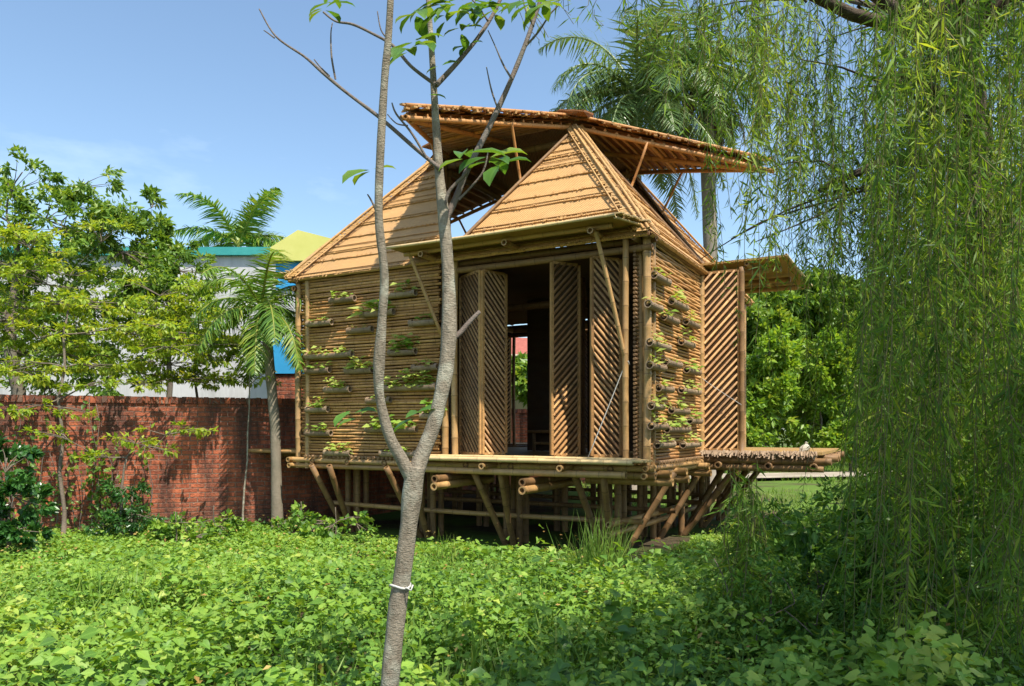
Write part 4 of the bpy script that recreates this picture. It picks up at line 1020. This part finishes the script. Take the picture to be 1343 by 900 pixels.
# ------------------------------------------------------------------ willow
wt=empty('willow_tree',(4.35,6.7,0),'weeping willow whose hanging leaf curtain fills the right side','tree')
tk=MB()
tp=[Vector(p) for p in ((4.35,6.7,-.45),(4.3,6.7,.7),(4.22,6.65,1.7),(4.2,6.6,2.7),(4.1,6.6,3.7),(3.9,6.5,4.7),(3.6,6.3,5.5))]
tk.tube(tp,[.2,.17,.155,.15,.14,.12,.1],12); tk.tube([tp[3],Vector((4.5,6.5,3.6)),Vector((4.8,6.2,4.6)),Vector((5.0,6,5.6))],[.1,.09,.08,.06],9)
tk.build('trunk',M['willow_bark'],wt)
lm=MB()
for q in ((2.3,6.0,5.6),(1.2,5.6,5.5),(.6,5.2,5.0),(2.8,5.0,5.4),(3.3,4.6,5.2),(3.2,7.2,5.5),(2.0,7.0,5.6),(4.2,2.6,6.2),(3.2,1.2,6.0),(5.2,1.0,6.2),(4.4,4.0,6.3),(2.6,6.4,3.4),(3.0,5.9,4.2),(3.4,5.6,2.9)):  # includes unseen limbs added for the overhead shading strands
    st=tp[5] if q[2]>4.5 else tp[4]
    lm.tube(limb_path(st,q,.13,8),[.06*(1-.8*i/7)+.006 for i in range(8)],7)
    for _ in range(5):
        e=Vector(q)+Vector((random.uniform(-.9,.6),random.uniform(-.6,.6),random.uniform(-.5,.4))); lm.tube(limb_path(Vector(q).lerp(st,random.uniform(.1,.5)),e,.15,5),[.014,.011,.008,.006,.004],5)
lm.build('limb',M['willow_bark'],wt)
lb=LB(); stems=MB()
def bottom(x):
    if x<880: return random.uniform(10,70)+max(0,(x-700))*.35*random.random()
    if x<925: return random.uniform(60,200)
    if x<1005: return random.choice((90,120,140,160,180,200,210,400))+random.uniform(-30,20)
    if x<1095: return random.choice((260,300,350,390,430,520))+random.uniform(-30,30)
    if x<1130: return random.uniform(480,760)
    return random.uniform(600,960)
def strand(x,d,ytop,ybot,lean):
    p=P(x,ytop,d); zb=EYE+(HY-ybot)/F*d; L=p.z-zb
    if L<.15: return
    n=max(4,int(L/.18)); pts=[]; sw=random.uniform(.03,.12); ph=random.uniform(0,6)
    for i in range(n+1):
        t=i/n; pts.append(Vector((p.x+lean*L*t*.1+sw*math.sin(ph+t*4)*t,p.y+sw*math.cos(ph+t*3)*t,max(.1+gz(p.x,p.y),p.z-L*t))))
    stems.tube(pts,[.0022]*(n+1),3,cap=False)
    m=int(L/.031); t=np.sort(rng.uniform(0,1,m)); A=np.array(pts); idx=np.minimum((t*n).astype(int),n-1); f=(t*n-idx)[:,None]
    pos=A[idx]*(1-f)+A[idx+1]*f
    az=rng.uniform(0,2*math.pi,m); D=np.stack([np.cos(az)*.6,np.sin(az)*.6,-rng.uniform(.05,1.3,m)],1)
    ln=rng.uniform(.06,.14,m); vv=np.clip(rng.normal(base_v,.17,m),0,1)
    lb.add(pos,D,rdir(m)+np.array([0,-.3,.3]),ln*rng.uniform(.7,1.15),ln*rng.uniform(.085,.14,m),np.where(rng.random(m)<.02,1.0,vv),'narrow')
    if L>.9 and random.random()<.6:
        k=random.randint(1,3)
        for _ in range(k):
            a=pts[random.randint(0,n-2)]; e=a+Vector((random.uniform(-.14,.14),random.uniform(-.14,.14),-random.uniform(.15,.45))); mm=int((a-e).length/.03)+2; tt=np.linspace(.1,1,mm)[:,None]; q=np.array(a)*(1-tt)+np.array(e)*tt; stems.tube([a,e],.0025,3,cap=False)
            az=rng.uniform(0,6.28,mm); l2=rng.uniform(.05,.11,mm); lb.add(q,np.stack([np.cos(az)*.6,np.sin(az)*.6,-rng.uniform(.2,1.2,mm)],1),rdir(mm),l2,l2*.13,np.clip(rng.normal(base_v+.1,.15,mm),0,1),'narrow')
ncl=0
while ncl<120:
    x=random.choice((random.uniform(690,930),random.uniform(935,1010),random.uniform(1010,1370),random.uniform(1010,1370),random.uniform(1010,1370),random.uniform(1110,1370),random.uniform(1110,1370)))
    if (1015<x<1130 or 1290<x<1325) and random.random()<.55: continue
    if 1130<x<1200 and random.random()<.25: continue
    if x<930 and random.random()<.35: continue
    d=random.uniform(3.9,7.4) if x>1000 else random.uniform(4.6,6.4) if x>935 else random.uniform(4.6,6.2)
    ncl+=1; yt=random.choice((-60,-40,-20,random.uniform(0,320) if x>960 else -30)); yb=bottom(x); base_v=random.choice((random.uniform(.1,.35),random.uniform(.3,.85))); lean=random.uniform(-.9,.9)*(1 if x>1010 else .35)
    for _ in range(random.randint(2,6)):
        strand(x+random.gauss(0,14),d+random.gauss(0,.15),yt+random.uniform(0,60),yb-abs(random.gauss(0,75)),lean+random.uniform(-.5,.5))
# single thin strands in the light gap of the curtain
for c in range(64):
    x=random.uniform(985,1140); base_v=random.uniform(.05,.6); y0=random.uniform(-40,200)
    strand(x,random.uniform(5.0,7.5),y0,min(y0+random.uniform(120,420),450),random.uniform(-1.5,1.5))
# long strands trailing into the plants at the lower right
for c in range(34):
    x=random.uniform(1105,1370); base_v=random.uniform(.1,.6); d=random.uniform(3.7,5.2); y0=random.uniform(300,560)
    for _ in range(random.randint(2,4)): strand(x+random.gauss(0,12),d+random.gauss(0,.1),y0+random.uniform(0,60),random.uniform(680,930),random.uniform(-1.2,1.2))
# thick inner curtain round the trunk, and unseen overhead strands added to shade the foreground
for c in range(26):
    x=random.uniform(1120,1370); base_v=random.uniform(.05,.4); d=random.uniform(6.6,8.6)
    if 1290<x<1325 and d<6.9: continue
    yt=random.uniform(-40,300)
    for _ in range(5): strand(x+random.gauss(0,13),d+random.gauss(0,.15),yt+random.uniform(0,40),random.uniform(430,640),random.uniform(-.6,.6))
for c in range(210):
    X=random.uniform(1.6,5.2); Yd=random.uniform(-1.2,2.1); zt=random.uniform(5.0,6.4); base_v=.4
    if X<.75*Yd+.4: X=.75*Yd+.4+random.random()
    for _ in range(5):
        p=(X+random.gauss(0,.16),Yd+random.gauss(0,.16)); dd=max(.3,p[1]); 
        n=int((zt-4.1)/.034*1.2); zz_=np.linspace(4.1+random.random()*.4,zt,n)
        az=rng.uniform(0,6.28,n); D=np.stack([np.cos(az)*.6,np.sin(az)*.6,-rng.uniform(.3,1.1,n)],1); ln=rng.uniform(.10,.2,n)
        lb.add(np.stack([np.full(n,p[0]),np.full(n,p[1]),zz_],1),D,rdir(n),ln,ln*.16,np.full(n,.4),'narrow')
        stems.tube([Vector((p[0],p[1],zt)),Vector((p[0]+.01,p[1],4.1))],.0035,3,cap=False)
# the long clump that touches the weeds
for c in range(9):
    x=random.uniform(940,1010); base_v=random.uniform(.2,.5)
    for _ in range(6): strand(x+random.gauss(0,9),4.8+random.gauss(0,.15),random.uniform(600,700),random.uniform(760,850),random.uniform(-1,1))
lb.build('crown',M['willow'],wt); stems.build('strands',M['twig'],wt)

# ------------------------------------------------------------------ ground plants
def under_house(x,y):
    dx,dy=x-N0.x,y-N0.y; u=dx*EU.x+dy*EU.y; v=dx*EV.x+dy*EV.y; return u,v
def cover(n,dmin,dmax,xm,hgt,size,matname,name,label,keep,templ='heart',ratio=.95,seed=0):
    lb=LB(); Pn=[];D=[];Nn=[];LL=[];VV=[]
    r=np.random.default_rng(seed)
    k=0; tries=0
    while k<n and tries<n*6:
        tries+=1
        d=math.sqrt(r.uniform(dmin**2,dmax**2)); x=r.uniform(-xm,xm)*d
        if not keep(x,d): continue
        nz=noise.noise(Vector((x*.9,d*.9,seed))); nz2=noise.noise(Vector((x*2.6,d*2.6,seed+5)))
        h=hgt*(.74+.7*nz+.75*nz2)*(1-.68*min(1,max(0,(d-5.8)/2.6)))
        if h<.05: continue
        z=gz(x,d)+h*r.uniform(.2,1.0)**.75+(r.uniform(0,.09) if r.random()<.12 else 0)
        az=r.uniform(0,2*math.pi); s=size*r.uniform(.6,1.25)*(1+.25*nz)
        Pn.append((x,d,z)); D.append((math.cos(az),math.sin(az),r.uniform(-.6,.3))); Nn.append((r.normal(0,.5),r.normal(-.15,.5),1)); LL.append(s); VV.append(min(1,max(0,r.normal(.43+.3*nz2+.25*nz+.35*noise.noise(Vector((x*.55,d*.55,60))),.17)))); k+=1
    LL=np.array(LL); lb.add(np.array(Pn),np.array(D),np.array(Nn),LL,LL*ratio,np.array(VV),templ)
    return tag(lb.build(name,M[matname]),kind='stuff')
def keep_main(x,d):
    u,v=under_house(x,d)
    if -.1<u<S and -.25<v<S: return False
    if d>9.5 and x<-3 and d>11.3+(x+7.45)*.377-.15: return False
    if x>1.5 and d>10.6+.4*math.sin(x*3): return False
    return True
cover(110000,2.6,12.8,.85,.38,.047,'ground_leaf','ground_cover','',keep_main,seed=3)
cover(30000,2.6,12.5,.85,.46,.032,'ground_leaf','weeds','',keep_main,'oval',.6,seed=9)
def keep_patch(x,d): return keep_main(x,d) and noise.noise(Vector((x*.8,d*.8,71)))>.18 and not (x>.7 and d<5)
cover(5200,2.7,9.5,.8,.52,.085,'ground_leaf','broad_weeds','',keep_patch,'oval',.62,seed=33)
cover(700,2.5,4.4,.8,.34,.08,'fg_leaf','foreground_leaves','',lambda x,d:x>-.3 and x>.0+(d-3.0)*.9-.6,seed=21)
def litter(n,seed):
    r=np.random.default_rng(seed); Pn=[];D=[];LL=[]
    while len(Pn)<n:
        d=math.sqrt(r.uniform(2.6**2,12.5**2)); x=r.uniform(-.8,.8)*d
        if not keep_main(x,d) or noise.noise(Vector((x*.8,d*.8,40)))<.05: continue
        Pn.append((x,d,gz(x,d)+r.uniform(.12,.36)));D.append((r.normal(),r.normal(),r.normal(0,.4)));LL.append(r.uniform(.02,.05))
    lb=LB(); LL=np.array(LL); lb.add(np.array(Pn),np.array(D),rdir(n)+np.array([0,-.3,.8]),LL,LL*.5,r.uniform(0,1,n),'oval'); return tag(lb.build('dead_leaves',M['dead_leaf']),kind='stuff')
litter(1300,31)
def grass(n,keep,hgt,name,seed,dmin,dmax,xm,mat='grass'):
    r=np.random.default_rng(seed); Pn=[];D=[];LL=[];k=0;tries=0
    while k<n and tries<n*8:
        tries+=1
        d=math.sqrt(r.uniform(dmin**2,dmax**2)); x=r.uniform(-.1,xm)*d if dmin>8 else r.uniform(-xm,xm)*d
        if not keep(x,d): continue
        Pn.append((x,d,gz(x,d)));D.append((r.normal(0,.35),r.normal(0,.35),1));LL.append(hgt*r.uniform(.4,1.3));k+=1
    n=len(Pn); lb=LB(); LL=np.array(LL); lb.add(np.array(Pn),np.array(D),rdir(n)+np.array([0,-1,0]),LL,np.full(n,.012)*(hgt/.15)**.3*1.2,np.clip(r.normal(.5,.25,n),0,1),'blade')
    return tag(lb.build(name,M[mat]),kind='stuff')
grass(5200,keep_main,.30,'grass_blades',17,2.8,7.9,.8)
def keep_back(x,d):
    u,v=under_house(x,d)
    if -.1<u<S and -.2<v<S: return False
    if x<1.6: return False
    return not (20.1+max(0,(x-6))*.25<d<21.9+max(0,(x-6))*.25) and noise.noise(Vector((x*.5,d*.3,1)))>-.28
grass(26000,keep_back,.17,'grass',5,9.3,34,.85)
def tuft(name,label,cat,base,h,n,mat,spread=.12,w=.012,group=None):
    base=Vector(base); lb=LB(); r=rng
    p=np.array(base)+np.stack([r.normal(0,spread,n),r.normal(0,spread,n),np.zeros(n)],1); D=np.stack([r.normal(0,.28,n),r.normal(0,.28,n),np.ones(n)],1); L=h*r.uniform(.5,1.15,n)
    root=empty(name,base,label,cat,group); lb.add(p,D,rdir(n)+np.array([0,-1,0]),L,np.full(n,w),np.clip(r.normal(.5,.25,n),0,1),'blade'); lb.build('blades',M[mat],root); return root
def gp(x,d): 
    xx=(x-CX)/F*d; return (xx,d,gz(xx,d))
tuft('grass_tuft','tall yellow-green grass tuft before the front corner stilts','grass tuft',gp(782,7.0),.75,150,'grass',.1,.011)
tuft('grass_tuft','thin tall grass tuft standing in shade just behind the yellow one','grass tuft',gp(815,7.4),.6,80,'grass',.12,.01)
tuft('grass_tuft','wispy grass tuft under the middle of the deck front','grass tuft',gp(585,8.6),.45,60,'grass',.12,.01)
tuft('grass_tuft','bright grass tuft in the leaves at the lower left','grass tuft',gp(150,5.6),.5,120,'grass',.2,.01)
shade=((1120,5.0,.85,.13,'dark broad-leaved plant in the shade under the willow tips'),(1190,4.9,.8,.10,'dark bushy plant in the lower right under the willow'),(1300,4.8,.95,.10,'shaded bush in the lower right picture corner'),(1060,5.6,.7,.09,'shaded leafy weed beside the long willow clump'),
 (1010,4.5,.5,.08,'shaded weed clump at the bottom edge below the willow clump'),(1250,6.0,.9,.10,'leafy bush at the foot of the willow trunk'),(1150,6.6,.75,.09,'sunflecked bush further back beneath the willow curtain'),(1040,6.9,.55,.09,'low sunlit bush just before the bare soil by the right porch'),(1330,6.4,1.1,.10,'tall bush at the right edge hiding the willow foot'),(1230,4.3,.6,.09,'low shaded plant at the bottom edge, right of the big-leaved one'))
for x,d,h,sz,lab in shade:
    b=gp(x,d); cl=[((b[0]+random.uniform(-.36,.36),b[1]+random.uniform(-.3,.3),b[2]+h*1.45*random.uniform(.1,.85)),(.24,.22,.18)) for _ in range(15)]
    tree('shade_plant',lab,'plant',b,(b[0],b[1],h*.6),.014,cl,'shade_leaf',80,sz*.62,ratio=random.uniform(.3,.6),twigs=False,bark_='dark_bark',group='plants under the willow',templ='oval',horiz=.2)
for x,d,lab in ((230,10.0,'leafy weed mound at the foot of the brick wall, left of centre'),(395,11.4,'leafy weed mound beside the palm trunk foot'),(440,10.6,'leafy weed clump before the left stilts'),(280,10.8,'reddish-stemmed weed clump at the wall foot near the sapling')):
    b=gp(x,d); cl=[((b[0]+random.uniform(-.35,.35),b[1]+random.uniform(-.2,.2),b[2]+random.uniform(.08,.34)),(.25,.2,.11)) for _ in range(6)]
    tree('weed_clump',lab,'plant',b,(b[0],b[1],.3),.012,cl,'ground_leaf',70,.08,ratio=.75,group='weeds along the wall foot')

# ------------------------------------------------------------------ light, sky, camera
sd_=Vector((.78,-1.06,2.2)).normalized()
el=math.asin(sd_.z); rot=math.atan2(sd_.x,sd_.y)
su=bpy.data.lights.new('Sun','SUN'); su.energy=4.0; su.angle=R(.53); su.color=(1,.93,.82)
so=bpy.data.objects.new('Sun',su); COL.objects.link(so); so.rotation_euler=(-sd_).to_track_quat('-Z','Y').to_euler(); so.location=(6,-8,15)
w=bpy.data.worlds.new('World'); sc.world=w; w.use_nodes=True; nt=w.node_tree; nt.nodes.clear()
out=nt.nodes.new('ShaderNodeOutputWorld'); bg=nt.nodes.new('ShaderNodeBackground'); sky=nt.nodes.new('ShaderNodeTexSky'); sky.sky_type='NISHITA'; sky.sun_disc=False
sky.sun_elevation=el; sky.sun_rotation=rot; sky.air_density=1.0; sky.dust_density=1.1; sky.ozone_density=1.6
tc=nt.nodes.new('ShaderNodeTexCoord'); mp=nt.nodes.new('ShaderNodeMapping'); mp.inputs['Scale'].default_value=(1.6,1.6,5); nz=nt.nodes.new('ShaderNodeTexNoise'); nz.inputs['Scale'].default_value=1.7; nz.inputs['Detail'].default_value=6; nz.inputs['Roughness'].default_value=.62
rp=nt.nodes.new('ShaderNodeValToRGB'); rp.color_ramp.elements[0].position=.56; rp.color_ramp.elements[1].position=.85; rp.color_ramp.elements[1].color=(.22,.22,.22,1)
mx=nt.nodes.new('ShaderNodeMix'); mx.data_type='RGBA'; mx.inputs[7].default_value=(7.5,8.0,8.8,1)
L=nt.links.new
L(tc.outputs['Generated'],mp.inputs[0]); L(mp.outputs[0],nz.inputs['Vector']); L(nz.outputs['Fac'],rp.inputs[0]); L(rp.outputs[0],mx.inputs[0]); L(sky.outputs[0],mx.inputs[6]); tn=nt.nodes.new('ShaderNodeMix'); tn.data_type='RGBA'; tn.blend_type='MULTIPLY'; tn.inputs[0].default_value=1; tn.inputs[7].default_value=(.98,1.02,.98,1); L(mx.outputs[2],tn.inputs[6]); L(tn.outputs[2],bg.inputs[0]); L(bg.outputs[0],out.inputs[0])
bg.inputs[1].default_value=.122
cam=bpy.data.cameras.new('Camera'); co=bpy.data.objects.new('Camera',cam); COL.objects.link(co); co.location=(0,0,EYE); co.rotation_euler=(R(90),0,0)
cam.sensor_width=36; cam.lens=F/1343*36; cam.shift_y=(HY-450)/1343; cam.clip_end=2000; cam.clip_start=.05
sc.camera=co
sc.view_settings.view_transform='Standard'; sc.view_settings.look='None'; sc.view_settings.exposure=1.0; sc.view_settings.gamma=1
sc.cycles.max_bounces=6; sc.cycles.transparent_max_bounces=8; sc.cycles.use_denoising=True
